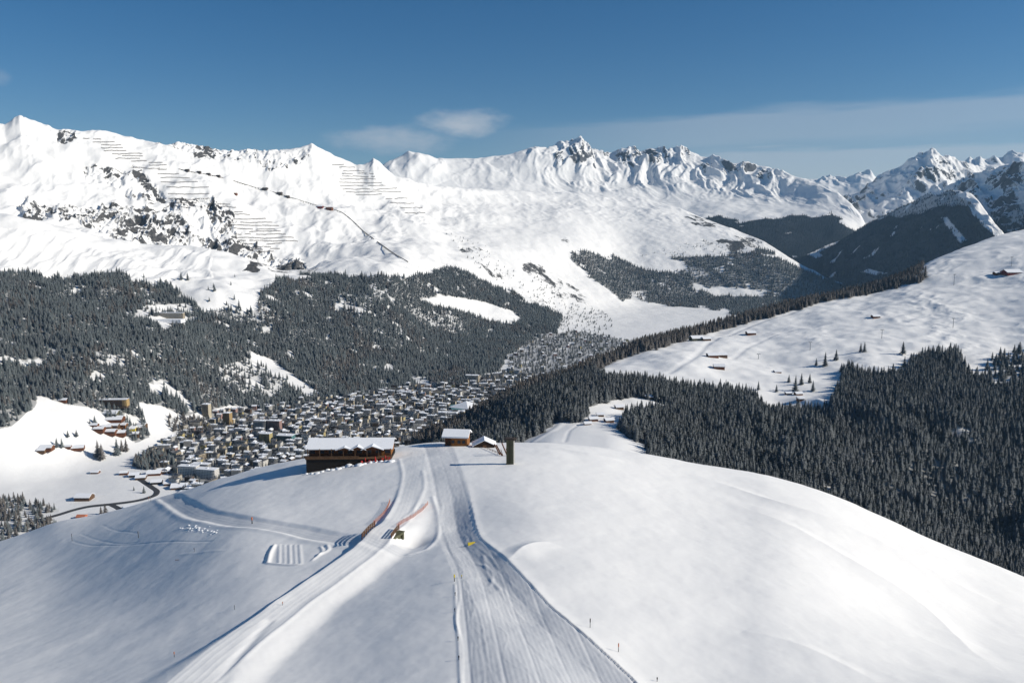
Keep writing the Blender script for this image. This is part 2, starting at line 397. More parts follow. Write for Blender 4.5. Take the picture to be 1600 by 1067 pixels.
# ---- the near snow hill with the pistes
def build_hill():
    crest = [(-400, 985), (-200, 905), (0, 842), (60, 822), (130, 808), (270, 768), (340, 746), (440, 722), (520, 712), (600, 703), (690, 692), (760, 692), (850, 692), (905, 696), (1000, 708), (1100, 726), (1200, 742), (1300, 770), (1400, 810), (1500, 853), (1600, 892), (1800, 975), (2000, 1060)]
    cD = [(-400, 560), (0, 500), (270, 430), (440, 396), (600, 372), (760, 372), (900, 378), (1000, 388), (1200, 412), (1400, 424), (1600, 432), (2000, 430)]
    a = np.array(crest, float); us = stepu(-300, 1900, 2)
    kD = np.interp(a[:, 0], *np.array(cD, float).T)
    r_crest = [(u, v, d) for (u, v), d in zip(crest, kD)]
    knots = [-400, 0, 400, 800, 1200, 1600, 2000]
    fr = lambda v, f, base: None
    def row(vs, Ds): return [(u, v, d) for u, v, d in zip(knots, vs, Ds)]
    rows = [
        row([1500]*7, [44, 44, 42, 42, 42, 44, 44]),
        row([1180, 1120, 1070, 1067, 1070, 1120, 1180], [150, 138, 115, 101, 122, 136, 140]),
        row([1080, 985, 910, 895, 905, 1010, 1110], [275, 262, 198, 168, 206, 250, 258]),
        row([1020, 895, 795, 785, 800, 935, 1080], [415, 390, 296, 252, 306, 340, 350]),
        r_crest]
    L = Layer('snow_hill', rows, us, [60, 200, 210, 200], back=(260, 150))
    L.PU, L.PV = L.uv()
    X, Y = L.X, L.Y
    def wl(P): return np.array([tuple(L.at(u, v)[:2]) for u, v in P])
    L.wl = wl
    Z = L.Z
    groom = np.zeros_like(Z)
    # broad wind-shaped undulation
    Z += fbm(X/70, Y/70, 3, 1)*.8*sstep(L.D, 60, 160)
    Z += fbm(X/22, Y/34, 3, 21)*.16+fbm((X+.4*Y)/2.2, (Y-.4*X)/9, 3, 22)*.009+fbm((X-.6*Y)/6, (Y+.6*X)/30, 2, 23)*.02
    # drifts on the right shoulder
    for line, h, w1, w2 in (([(1130, 752), (1250, 792), (1400, 850), (1620, 950)], 1.9, 9, 16), ([(1200, 800), (1340, 868), (1480, 950), (1600, 1040)], 1.2, 8, 13), ([(1180, 985), (1290, 1015), (1420, 1067)], .5, 5, 9),
                            ([(860, 846), (822, 856), (795, 872)], 1.0, 7, 5), ([(870, 700), (930, 712), (985, 722)], .8, 9, 7)):
        P = smooth_line(wl(line), 6); d, sd, ss, T = polydist(X, Y, P)
        w = np.where(sd > 0, w2, w1); e = np.sin(np.pi*np.clip(ss/T, 0.02, .98))**.6
        Z += h*np.clip(1-d/w, 0, 1)**1.6*e
    # ---- main piste
    left = [(655, 697), (664, 735), (672, 775), (676, 815), (684, 845), (700, 885), (706, 930), (710, 1000), (712, 1090), (714, 1250)]
    right = [(706, 697), (722, 740), (735, 790), (747, 832), (792, 872), (850, 928), (930, 998), (1012, 1067), (1090, 1140), (1150, 1230)]
    Lw, Rw = smooth_line(wl(left), 6), smooth_line(wl(right), 6)
    poly = [tuple(p) for p in Lw]+[tuple(p) for p in Rw[::-1]]
    ins = inpoly(X, Y, poly)
    dl = polydist(X, Y, Lw)[0]; dr, _, sr, Tr = polydist(X, Y, Rw)
    edge = np.where(ins, np.minimum(dl, dr), 0)
    nearpart = sstep(sr, Tr*.20, Tr*.42)       # arc length runs from the crest down to the viewer
    press = sstep(edge, 0, 1.6)
    Z -= .16*press
    bank = np.where(ins, .9*sstep(dr, 0, 6)*(1-sstep(dr, 7, 17))*sstep(dl, .5, 7), 0)*nearpart
    Z -= bank
    Z += np.where(~ins, .22*np.exp(-(dr/1.6)**2), 0)*nearpart
    lane = .85*press*(1-.35*sstep(fbm(X/9, Y/30, 3, 31), -.2, .7))
    groom = np.maximum(groom, lane)
    # skiers' and snowcat lines along it
    frac = np.where(ins, dl/np.maximum(dl+dr, .01), 0); sarc = sr
    tr = np.zeros_like(Z); g = np.random.default_rng(3)
    for k in range(46):
        c = g.uniform(.03, .97); amp = g.uniform(.004, .05); wv = g.uniform(14, 60); ph = g.uniform(0, 6.3); wd = g.uniform(.10, .22); a0 = g.uniform(.0, .55)*Tr; a1 = a0+g.uniform(.25, .8)*Tr
        lat = (frac-(c+amp*np.sin(sarc/wv*6.28+ph)+.06*np.sin(sarc/130+ph*2)))*(dl+dr)
        tr += g.choice([-1, 1, 1])*g.uniform(.012, .04)*np.exp(-(lat/wd)**2)*sstep(sarc, a0, a0+6)*(1-sstep(sarc, a1-6, a1))
    Z += np.where(ins, tr, 0)*sstep(edge, .3, 1.2)
    Z += np.where(ins, fbm(X/1.3, Y/2.2, 3, 41)*.018-.07*np.exp(-(((dl+.8) % 4.8-2.4)/.22)**2)+.012*np.sin(dl*6.283/.8)*(L.D < 190), 0)
    # ---- cat road on its embankment, crossing the bridge
    road = [(110, 1180), (262, 1067), (335, 1012), (428, 942), (512, 890), (577, 847), (612, 811), (634, 762), (645, 730), (650, 703)]
    Pr = smooth_line(wl(road), 8); d, sd, ss, T = polydist(X, Y, Pr); x = d*sd
    L.road = Pr
    # arc length where the bridge stands
    bx, by = wl([(593, 838)])[0]; k = int(np.argmin((Pr[:, 0]-bx)**2+(Pr[:, 1]-by)**2)); sB = np.r_[0, np.cumsum(np.hypot(*np.diff(Pr, axis=0).T))][k]
    env = sstep(ss, 0, 30)*(1-sstep(ss, sB+6, sB+75))
    H = 1.0*np.exp(-((ss-sB)/12)**2)*env; L.sB = sB
    bed = -.75+.24*np.clip(3.4-x, 0, 7)
    right = -.75-2.1*sstep(x, 3.2, 11)+2.85*sstep(x, 11, 48)
    left_ = (-.75+.24*7)*(1-sstep(-x, np.full_like(x, 3.6), 4.9+9*(1-sstep(ss, 25, 80))))
    prof = np.where(x > 3.4, right, np.where(x < -3.6, left_, bed))
    Z += prof*env+H*np.where(x > 0, 1-sstep(x, 3.6, 13), 1-sstep(-x, 3.6, 5.0))
    k0 = int(np.argmin(np.abs(np.r_[0, np.cumsum(np.hypot(*np.diff(Pr, axis=0).T))]-sB))); tt = Pr[k0+1]-Pr[k0-1]; tt /= np.hypot(*tt)
    cx, cy = Pr[k0]+np.array([tt[1], -tt[0]])*7.5-tt*1.5
    Z -= 2.2*np.exp(-((X-cx)**2+(Y-cy)**2)/5.2**2)*sstep(x, 4.2, 5.0)
    # the road bed is pressed flat
    rd = 1-sstep(np.abs(x), 3.0, 3.9)
    groom = np.maximum(groom, .12*rd)
    for c, w in ((-2.6, .25), (-1.2, .18), (.3, .18), (1.5, .2), (2.9, .3)): Z += .035*np.exp(-((x-c)/w)**2)*rd
    Z += .2*np.exp(-((x-3.9)/.7)**2)*env
    # hollow where the lower track passes under
    # ---- lower track looping out to the left
    loop = [(640, 852), (600, 850), (560, 846), (505, 838), (440, 826), (376, 816), (312, 806), (270, 792), (243, 776), (236, 762)]
    Pl = smooth_line(wl(loop), 8); d, sd, ss, T = polydist(X, Y, Pl); x = d*sd
    e2 = sstep(ss, 0, 10)*(1-sstep(ss, T*.92, T))
    Z -= .65*(1-sstep(d, 2.2, 5.5))*e2*sstep(ss, T*.08, T*.2)
    Z += .25*np.exp(-((x+5.2)/1.6)**2)*e2
    groom = np.maximum(groom, .5*(1-sstep(d, 2.4, 3.6))*e2)
    for c in (-1.8, -.4, 1.1, 2.0): Z += .04*np.exp(-((x-c)/.3)**2)*(1-sstep(d, 2.4, 3.6))
    # ---- ploughed lines, tracks, ruts
    for line, h, w in (
        ([(618, 716), (622, 750), (608, 788), (592, 814)], .22, .8), ([(656, 735), (656, 765), (641, 790), (622, 808)], .18, .8),
        ([(671, 770), (681, 800), (678, 826), (660, 845), (622, 853)], .26, .8), ([(712, 892), (713, 930), (707, 962), (716, 1002), (717, 1090)], .10, .28),
        ([(706, 905), (707, 962), (711, 1010), (713, 1090)], .10, .25), ([(742, 868), (760, 876), (768, 890), (764, 905)], .14, .5), ([(752, 858), (762, 890), (782, 912)], .14, .5),
        ([(80, 843), (98, 849), (130, 851), (200, 849), (310, 846)], -.11, .4), ([(95, 832), (120, 842), (165, 848), (190, 846)], -.09, .4), ([(130, 818), (150, 827), (190, 832)], -.09, .4),
        ([(300, 1067), (360, 1005), (400, 965)], -.3, 1.0), ([(480, 868), (498, 858), (496, 850)], .35, .6), ([(470, 876), (488, 862), (486, 852)], .3, .5),
        ([(398, 880), (404, 862), (412, 850)], .6, .6), ([(396, 880), (440, 882), (455, 881)], .35, .5), ([(330, 862), (250, 868)], .08, .8)):
        P = smooth_line(wl(line), 6); d, sd, ss, T = polydist(X, Y, P)
        Z += h*np.exp(-(d/w)**2)*np.clip(np.minimum(ss, T-ss)/1.5+.15, 0, 1)
    for k in range(5):
        P = wl([(417+k*9, 881), (419+k*8.2, 849)]); d, sd, ss, T = polydist(X, Y, P)
        Z += [.2, .14, .22, .17, .19][k]*np.exp(-(d/.5)**2)*np.clip(np.minimum(ss, T-ss)/1.0, 0, 1)
    # cutting and terrace beside the restaurant, small steps left of it
    Z += fbm(X/5, Y/7, 3, 61)*.05
    L.Z = Z; L.attrs = {'groom': groom}
    L.finish(MAT['hill'])
    L.crest = np.minimum.accumulate(L.PV, axis=0)[-1]
    return L
HILL = build_hill()
def hill_top(u): return np.interp(u, HILL.us, HILL.crest)

# ---- the slope across the side valley, on the right
def t_(L): return L.ts[:, None]
def build_right():
    us = stepu(640, 2000, 2)
    knots = [640, 720, 800, 870, 950, 1050, 1200, 1350, 1500, 1600, 2000]
    row = lambda vs, Ds: [(u, v, d) for u, v, d in zip(knots, vs, Ds)]
    rows = [
        row([860, 800, 760, 740, 750, 765, 800, 850, 910, 960, 1080], [560, 580, 600, 600, 600, 620, 650, 680, 720, 740, 760]),
        row([720, 705, 700, 695, 695, 712, 735, 760, 810, 850, 960], [900, 850, 800, 760, 760, 780, 830, 880, 930, 960, 980]),
        row([708, 690, 668, 650, 640, 640, 640, 630, 640, 650, 690], [1010, 970, 920, 930, 960, 1010, 1120, 1200, 1260, 1290, 1300]),
        row([700, 678, 640, 612, 592, 588, 575, 555, 550, 550, 540], [1100, 1060, 1060, 1110, 1180, 1230, 1380, 1480, 1560, 1600, 1620]),
        row([694, 666, 622, 597, 570, 545, 515, 485, 460, 445, 400], [1180, 1140, 1190, 1260, 1360, 1480, 1680, 1850, 1960, 2020, 2050]),
        [(640, 690, 1220), (719, 664, 1190), (755, 640, 1210), (800, 617, 1250), (851, 598, 1330), (889, 585, 1390), (927, 571, 1450), (977, 551, 1520), (1028, 534, 1620), (1104, 513, 1750), (1200, 490, 1900), (1250, 476, 1980), (1301, 464, 2050), (1364, 450, 2140), (1418, 430, 2230), (1453, 408, 2330), (1514, 380, 2480), (1554, 367, 2560), (1600, 357, 2640), (1800, 320, 2800), (2000, 290, 2900)]]
    L = Layer('mountain_slope', rows, us, [60, 110, 110, 130, 130], back=(420, 230))
    X, Y = L.X, L.Y
    m = sstep(L.D, 1150, 1400)
    L.Z += fbm(X/190, Y/190, 4, 71)*7*sstep(L.D, 700, 1000)*(1-.5*sstep(L.ts[:, None], 4.6, 5.0))
    L.Z += (ridged(X/85+fbm(X/200, Y/200, 2, 5), Y/45, 3, 72)-.9)*1.7*m*sstep(X/np.maximum(Y, 1), .2, .5)
    L.Z += fbm(X/28, Y/28, 3, 73)*.45*m
    # gullies and ribs under the wood
    L.Z += (ridged(X/170+fbm(X/250, Y/250, 2, 77)*.5, Y/210, 3, 76)-1)*20*(1-sstep(t_(L), 1.6, 2.3))*sstep(t_(L), .6, 1.2)*sstep(X, 180, 330)
    # ski road climbing along the ridge
    L.PU, L.PV = L.uv()
    grm = np.zeros_like(L.Z)
    for line, h, w in (([(1050, 582), (1085, 560), (1105, 540), (1150, 520), (1205, 498), (1250, 485)], -1.6, 6), ([(1150, 560), (1190, 535), (1260, 512), (1300, 505)], -1.0, 5), ([(1400, 500), (1440, 488), (1490, 478), (1530, 470)], 2.2, 8), ([(835, 690), (866, 672), (880, 660)], .8, 4), ([(885, 690), (893, 672), (910, 660)], -.5, 2)):
        P = smooth_line(np.array([tuple(L.at(u, v)[:2]) for u, v in line]), 6); d, sd, ss, T = polydist(X, Y, P)
        L.Z += h*np.exp(-(d/w)**2)
        grm = np.maximum(grm, .35*np.exp(-(d/w)**4))
    L.attrs = {'groom': grm}
    return L
RIGHT = build_right()

# ---- valley floor, wooded slope and the white massif on the left
def build_left():
    us = stepu(-300, 1420, 1.6)
    K = [-300, 0, 150, 300, 450, 600, 700, 800, 900, 1000, 1100, 1200, 1420]
    def fl(vs, z): return [(u, v, z/ray(u, v)[2]) for u, v in zip(K, vs)]
    row = lambda vs, Ds: [(u, v, d) for u, v, d in zip(K, vs, Ds)]
    sky_ = [(-300, 215), (-120, 205), (0, 195), (18, 197), (30, 199), (53, 184), (76, 194), (109, 204), (152, 207), (175, 205), (192, 209), (228, 218), (248, 222), (271, 227), (291, 226), (326, 229), (354, 236), (400, 236), (456, 235), (476, 232), (495, 227), (514, 236), (542, 248), (562, 259), (572, 258), (582, 255), (588, 250), (600, 257), (620, 274), (668, 288), (690, 291), (720, 294), (800, 298), (900, 302), (1000, 309), (1060, 326), (1073, 332), (1100, 343), (1150, 361), (1190, 377), (1215, 392), (1250, 417), (1300, 440), (1420, 460)]
    cD = np.array([(-300, 4400), (0, 4400), (150, 4400), (300, 4600), (450, 4800), (600, 5200), (700, 5600), (800, 6200), (900, 6700), (1000, 6900), (1100, 6600), (1200, 5800), (1420, 5900)], float)
    rows = [
        ['z']+[(u, -486, 800) for u in K],
        fl([775, 765, 738, 690, 645, 614, 600, 573, 536, 512, 501, 493, 488], -480),
        row([640, 640, 612, 602, 572, 560, 545, 525, 492, 480, 472, 470, 512], [1850, 1880, 2000, 2150, 2420, 2620, 2920, 3300, 4000, 4600, 4900, 5000, 5200]),
        row([425, 425, 422, 470, 442, 432, 425, 440, 432, 430, 430, 424, 506], [2750, 2780, 2860, 2720, 3050, 3300, 3700, 4100, 4700, 5100, 5200, 5300, 5400]),
        row([344, 346, 366, 391, 424, 400, 385, 380, 375, 370, 377, 404, 502], [3100, 3150, 3250, 3330, 3300, 3700, 4200, 4700, 5200, 5700, 5700, 5500, 5600]),
        row([350, 352, 372, 397, 417, 370, 355, 345, 340, 341, 357, 396, 498], [3380, 3430, 3500, 3560, 3600, 4100, 4700, 5300, 5700, 6100, 6000, 5600, 5700]),
        row([280, 285, 298, 308, 318, 320, 326, 320, 320, 325, 347, 391, 494], [3900, 3950, 3960, 4050, 4350, 4700, 5200, 5800, 6200, 6500, 6300, 5700, 5800]),
        [(u, v, np.interp(u, cD[:, 0], cD[:, 1])) for u, v in sky_]]
    L = Layer('mountainside', rows, us, [50, 130, 190, 110, 60, 130, 130], back=(900, 420), lin=(7,))
    X, Y = L.X, L.Y; t = L.ts[:, None]
    L.PU, L.PV = L.uv(); pu, pv = L.PU.copy(), L.PV.copy()
    L.spur([(495, 228), (506, 246), (522, 268), (548, 296)], 55, 420, 170)
    L.spur([(150, 208), (112, 246), (66, 284), (40, 318)], 55, 330, 260)
    L.spur([(588, 251), (600, 268), (640, 300), (690, 330)], 35, 160, 220)
    L.spur([(53, 186), (40, 225), (20, 270)], 40, 300, 200)
    up = sstep(t, 2.6, 3.6); hi = sstep(t, 4.3, 5.2)
    L.Z += fbm(X/420, Y/420, 4, 81)*38*(1-.6*sstep(X/Y, -.12, .02))*sstep(t, 1.6, 2.6)*(1-.6*sstep(t, 6.6, 7))
    # cliff belt
    rk = np.zeros_like(L.Z)
    def polym(P, w=14): 
        # soft mask from the photograph outline
        u = pu+fbm(X/160, Y/160, 3, 12)*w; v = pv+fbm(X/160, Y/160, 3, 13)*w*.6
        return inpoly(u, v, P).astype(float)
    cliff = polym([(25, 318), (90, 315), (150, 312), (215, 318), (258, 312), (330, 318), (365, 335), (385, 372), (430, 398), (470, 402), (490, 425), (440, 432), (380, 420), (300, 398), (200, 380), (120, 358), (50, 345)])
    belt2 = polym([(120, 255), (190, 258), (235, 275), (265, 310), (215, 312), (170, 285), (140, 290)], 8)
    line2 = polym([(205, 252), (222, 262), (240, 290), (262, 312), (252, 314), (228, 290), (210, 268)], 4)
    top1 = polym([(90, 206), (118, 208), (122, 220), (105, 226), (88, 220)], 5)
    top2 = polym([(244, 221), (300, 225), (345, 230), (400, 236), (400, 250), (340, 246), (285, 238), (240, 228)], 5)
    top3 = polym([(400, 236), (470, 234), (490, 236), (470, 262), (420, 268), (395, 250)], 6)
    L.Z += (ridged(X/95+fbm(X/200, Y/200, 2, 91)*.6, Y/150, 5, 82)-1.0)*(22*cliff+12*belt2)*hi+(ridged(X/34, Y/60, 3, 89)-1)*(11*cliff+7*belt2+7*line2+6*top1+5*top2+5*top3)*hi+(ridged(X/55, Y/120, 4, 83)-1.0)*(14*top1+12*top2+10*top3)
    ribs = polym([(-300, 350), (0, 362), (200, 385), (330, 402), (330, 440), (-300, 440)], 4)
    L.Z += (ridged(X/60, Y/330, 3, 84)-1)*7*ribs+(ridged(X/150, Y/300, 4, 85)-1)*10*(1-.5*sstep(X/Y, -.15, 0))*hi
    L.Z += fbm(X/60, Y/60, 3, 86)*2.0*sstep(t, 1.8, 2.4)
    L.Z += fbm(X/150, Y/150, 3, 87)*2.5*sstep(t, .5, 1.2)*(1-sstep(t, 2, 2.6))
    L.pin(7, .6, 1.0)
    sl = L.slope()
    n1 = fbm(X/130, Y/210, 4, 88)
    rk = cliff*(.14+.26*n1+.42*sstep(sl, .55, 1.5))+belt2*(.10+.26*n1+.42*sstep(sl, .6, 1.5))+line2*(.20+.2*n1+.4*sstep(sl, .5, 1.4))+top1*(.30+.2*n1+.4*sstep(sl, .5, 1.4))+top2*(.20+.3*n1+.4*sstep(sl, .5, 1.4))+top3*(.12+.2*n1+.4*sstep(sl, .5, 1.4))
    for P, k in (([(690, 362), (722, 365), (762, 390), (800, 410), (850, 470), (900, 492), (880, 502), (820, 462), (768, 432), (728, 402)], .34), ([(850, 360), (900, 372), (960, 400), (990, 418), (940, 410), (880, 392)], .22), ([(1072, 334), (1085, 336), (1122, 355), (1118, 362), (1085, 348)], .55), ([(1105, 380), (1150, 368), (1188, 378), (1185, 390), (1140, 396)], .48),
                 ([(815, 425), (880, 470), (945, 495), (950, 490), (890, 445), (830, 405)], .42), ([(500, 420), (580, 405), (660, 400), (700, 412), (640, 430), (520, 430)], .2), ([(1000, 330), (1060, 345), (1050, 375), (980, 360)], .16), ([(380, 425), (440, 400), (500, 415), (480, 430)], .45)):
        rk = np.maximum(rk, polym(P, 8)*(k+.25*n1))
    L.attrs = {'rock': rk, 'groom': .18*(1-sstep(t, 1.2, 2.0))*np.ones_like(rk)}
    return L
LEFT = build_left()

# ---- the far range, the wooded side valley under it and the peaks on the right
def build_far():
    out = []
    us = stepu(540, 1400, 1.6)
    crest = [(540, 262), (602, 257), (635, 243), (643, 239), (660, 242), (673, 242), (686, 247), (744, 248.5), (775, 244), (800, 241), (815, 236), (830, 232), (853, 232), (862, 227), (868, 224.5), (884, 223), (901, 221), (911, 225), (921, 232), (932, 235), (942, 239), (952, 238), (962, 236), (970, 233), (977, 231), (985, 234), (992, 236), (1008, 233), (1023, 233), (1043, 235), (1052, 231), (1058, 229), (1066, 233), (1073, 237), (1090, 243), (1106, 247), (1129, 254), (1154, 254), (1168, 257), (1180, 261), (1200, 264), (1220, 271), (1246, 279), (1276, 291), (1301, 302), (1322, 318), (1338, 336), (1360, 375), (1400, 420)]
    cD = np.array([(540, 8200), (700, 8600), (900, 9200), (1050, 9400), (1200, 9000), (1300, 8200), (1400, 7000)], float)
    K = [540, 700, 900, 1050, 1120, 1200, 1300, 1400]
    row = lambda vs, Ds: [(u, v, d) for u, v, d in zip(K, vs, Ds)]
    rows = [
        row([340, 350, 360, 420, 460, 470, 470, 470], [6900, 7000, 7200, 6600, 5900, 5800, 5800, 5800]),
        row([310, 315, 322, 345, 344, 342, 350, 440], [7400, 7500, 7800, 7600, 7500, 7500, 7300, 6400]),
        row([285, 290, 290, 295, 300, 310, 330, 430], [7800, 8000, 8400, 8600, 8500, 8300, 7700, 6700]),
        [(u, v, np.interp(u, cD[:, 0], cD[:, 1])) for u, v in crest]]
    L = Layer('mountain_range', rows, us, [120, 110, 150], back=(1500, 600), lin=(3,))
    for line, h, wl, wr in (([(640, 241), (662, 262), (688, 286)], 130, 420, 300), ([(840, 240), (826, 255), (806, 282)], 90, 330, 260), ([(889, 245), (872, 268), (862, 292)], 110, 380, 300), ([(905, 225), (918, 250), (930, 275)], 70, 330, 260), ([(1022, 262), (1042, 280), (1052, 302)], 80, 380, 280), ([(1058, 231), (1062, 255), (1075, 280)], 60, 300, 220), ([(1112, 252), (1122, 268), (1130, 285)], 60, 300, 220), ([(744, 250), (760, 275), (775, 300)], 45, 400, 400), ([(980, 233), (985, 255), (1000, 280)], 60, 260, 260)):
        L.spur(line, h, wl, wr)
    X, Y = L.X, L.Y; t = L.ts[:, None]; hi = sstep(t, 1.2, 2.2)
    peak = sstep(X/Y, .02, .06)*(1-sstep(X/Y, .30, .36))
    L.Z += (ridged(X/230+fbm(X/500, Y/500, 2, 5)*.4, Y/520, 5, 101)-1)*(14+46*peak)*sstep(t, 1.5, 2.5)*(1-.35*sstep(t, 2.7, 3))
    L.Z += fbm(X/500, Y/500, 4, 102)*24*sstep(t, .2, 1)*(1-.7*sstep(t, 2.5, 3))
    L.pin(3, .55, .8)
    sl = L.slope()
    tip = sstep(t, 2.3, 2.95)
    L.attrs = {'rock': (.02+.5*sstep(sl, .7, 1.35)+.30*fbm(X/260, Y/420, 4, 103))*peak*sstep(t, 1.8, 2.6)+.12*peak*tip}
    out.append(L)
    # dark wooded flank with its face turned away from the sun
    us = stepu(1230, 1760, 1.6); K = [1230, 1250, 1300, 1400, 1500, 1600, 1760]
    row = lambda vs, Ds: [(u, v, d) for u, v, d in zip(K, vs, Ds)]
    c6 = [(1230, 425, 6980), (1250, 408, 6900), (1268, 395, 6800), (1294, 386, 6720), (1337, 359, 6600), (1377, 336, 6480), (1415, 317, 6300), (1453, 300, 6050), (1480, 298, 5850), (1504, 303, 5650), (1530, 330, 5350), (1562, 367, 5000), (1640, 440, 4500), (1760, 520, 4000)]
    rows = [row([452, 450, 446, 448, 450, 470, 540], [6500, 6350, 5900, 4950, 4400, 4050, 3700]), row([438, 430, 415, 390, 375, 425, 530], [6800, 6600, 6250, 5500, 5000, 4350, 3850]), c6]
    L = Layer('wooded_flank', rows, us, [120, 140], back=(700, 500))
    X, Y = L.X, L.Y; t = L.ts[:, None]
    L.Z += (ridged(X/150, Y/300, 4, 111)-1)*22*sstep(t, .1, .5)*(1-.5*sstep(t, 1.7, 2))+fbm(X/300, Y/300, 3, 112)*15
    L.pin(2, .5, .6)
    L.attrs = {'rock': np.full_like(L.Z, -.5)}
    out.append(L)
    # its sunlit upper shoulder
    us = stepu(1380, 1900, 1.6); K = [1380, 1450, 1500, 1560, 1600, 1700, 1900]
    row = lambda vs, Ds: [(u, v, d) for u, v, d in zip(K, vs, Ds)]
    c7 = [(1380, 345, 7300), (1440, 309, 7000), (1460, 298, 6900), (1491, 281, 6750), (1515, 277, 6600), (1529, 273, 6500), (1554, 262, 6350), (1600, 252, 6150), (1700, 230, 5900), (1900, 190, 5600)]
    rows = [row([460]*7, [5600, 5500, 5400, 5300, 5250, 5100, 4900]), row([400, 385, 365, 350, 345, 330, 300], [6300, 6100, 5950, 5800, 5700, 5500, 5200]), c7]
    L = Layer('mountain_shoulder', rows, us, [90, 170], back=(900, 500))
    L.spur([(1530, 274), (1508, 300), (1530, 332), (1562, 368)], 70, 500, 220)
    X, Y = L.X, L.Y; t = L.ts[:, None]
    L.Z += (ridged(X/105+fbm(X/240, Y/240, 2, 4)*.5, Y/330, 5, 121)-1)*48*sstep(t, .4, 1)*(1-.5*sstep(t, 1.75, 2))
    L.pin(2, .5, .8)
    L.attrs = {'rock': .08+.45*sstep(L.slope(), .6, 1.4)+.22*fbm(X/120, Y/240, 3, 122)}
    out.append(L)
    # peak behind
    us = stepu(1260, 1800, 1.6)
    c8 = [(1260, 330, 9600), (1300, 312, 9600), (1335, 300, 9500), (1359, 279, 9500), (1378, 268, 9450), (1397, 260, 9400), (1409, 252, 9400), (1420, 247, 9400), (1430, 246, 9400), (1439, 241, 9400), (1446, 244, 9400), (1453, 249, 9450), (1470, 251, 9500), (1491, 255, 9600), (1530, 264, 9800), (1600, 275, 9900), (1800, 285, 10000)]
    rows = [[(1260, 400, 7600), (1440, 390, 7600), (1800, 380, 7800)], [(1260, 350, 8600), (1400, 300, 8700), (1440, 292, 8700), (1500, 300, 8900), (1800, 320, 9000)], c8]
    L = Layer('snow_peak', rows, us, [90, 150], back=(1500, 800), lin=(2,))
    L.spur([(1439, 242), (1444, 258), (1430, 278), (1412, 295)], 120, 620, 300)
    X, Y = L.X, L.Y; t = L.ts[:, None]
    L.Z += (ridged(X/210, Y/420, 5, 131)-1)*55*sstep(t, .2, 1)*(1-.5*sstep(t, 1.75, 2))
    L.pin(2, .4, .8)
    L.attrs = {'rock': -.06+.55*sstep(L.slope(), .75, 1.4)+.25*fbm(X/210, Y/420, 3, 132)}
    out.append(L)
    us = stepu(1460, 1800, 1.6)
    c9 = [(1460, 275, 12500), (1485, 262, 12500), (1498, 247, 12500), (1506, 250, 12500), (1515, 246, 12500), (1524, 250, 12500), (1536, 247, 12500), (1549, 247, 12600), (1556, 241, 12700), (1564, 238, 12700), (1580, 240, 12700), (1592, 248, 12700), (1620, 256, 12700), (1700, 252, 12700), (1800, 262, 12700)]
    rows = [[(1460, 330, 11000), (1800, 330, 11000)], c9]
    L = Layer('distant_peak', rows, us, [130], back=(1800, 900), lin=(1,))
    X, Y = L.X, L.Y; t = L.ts[:, None]
    L.Z += (ridged(X/190, Y/500, 4, 141)-1)*38*sstep(t, .3, .9)*(1-.5*sstep(t, .9, 1))
    L.pin(1, .5, .6)
    L.attrs = {'rock': .5*sstep(L.slope(), .6, 1.2)-.25*sstep(L.us[None, :], 1545, 1565)+.1*fbm(X/200, Y/300, 3, 1)}
    out.append(L)
    us = stepu(1190, 1460, 1.6)
    c10 = [(1190, 296, 14000), (1225, 284, 14000), (1256, 280, 14000), (1270, 279, 14000), (1286, 275, 14000), (1300, 279, 14000), (1309, 278, 14000), (1325, 274, 14000), (1344, 268.5, 14000), (1352, 271, 14000), (1359, 278, 14000), (1400, 292, 14000), (1460, 300, 14000)]
    L = Layer('distant_peak', [[(1190, 340, 12200), (1460, 340, 12200)], c10], us, [120], back=(1800, 900), lin=(1,))
    X, Y = L.X, L.Y; t = L.ts[:, None]
    L.spur([(1344, 269), (1335, 285), (1330, 300)], 80, 700, 500)
    L.Z += (ridged(X/260, Y/600, 4, 151)-1)*45*sstep(t, .3, .9)*(1-.5*sstep(t, .9, 1))
    L.pin(1, .5, .6)
    L.attrs = {'rock': -.1+.5*sstep(L.slope(), .7, 1.3)}
    out.append(L)
    return out
FAR = build_far()

# ------------------------------------------------------------------ woods: outlines in the photograph, trees stand on the ground
RF = [(640, 745), (690, 700), (712, 676), (729, 668), (755, 650), (757, 634), (800, 622), (851, 602), (889, 590), (927, 577), (940, 586), (955, 592), (1002, 595), (1050, 603), (1078, 609), (1129, 607), (1174, 615), (1192, 629), (1200, 641), (1225, 646), (1276, 638), (1303, 624), (1311, 602), (1316, 582), (1340, 577), (1370, 586), (1400, 583), (1420, 566), (1450, 556), (1498, 549), (1506, 566), (1512, 583), (1535, 592), (1560, 602), (1600, 601), (2000, 597), (2000, 1200), (1045, 1000), (1014, 710), (1008, 697), (980, 684), (966, 666), (975, 653), (987, 646), (1018, 640), (1036, 636), (1037, 628), (1007, 622), (952, 628), (917, 634), (921, 648), (909, 657), (871, 659), (818, 693), (790, 720), (640, 760)]
TONGUE = [(1532, 588), (1540, 566), (1572, 552), (1600, 545), (2000, 530), (2000, 597), (1560, 596)]
FA = [(-300, 430), (0, 425), (120, 433), (190, 425), (212, 443), (270, 443), (298, 470), (320, 486), (360, 489), (400, 486), (410, 452), (430, 441), (470, 433), (520, 429), (600, 433), (650, 433), (690, 421), (710, 416), (740, 431), (770, 446), (800, 456), (830, 476), (860, 482), (880, 497), (870, 520), (830, 530), (800, 550), (770, 590), (720, 600), (690, 606), (640, 603), (600, 613), (560, 620), (480, 632), (420, 640), (360, 634), (310, 642), (290, 652), (262, 642), (216, 638), (228, 660), (232, 682), (212, 694), (182, 662), (150, 640), (60, 620), (50, 640), (20, 668), (-300, 725)]
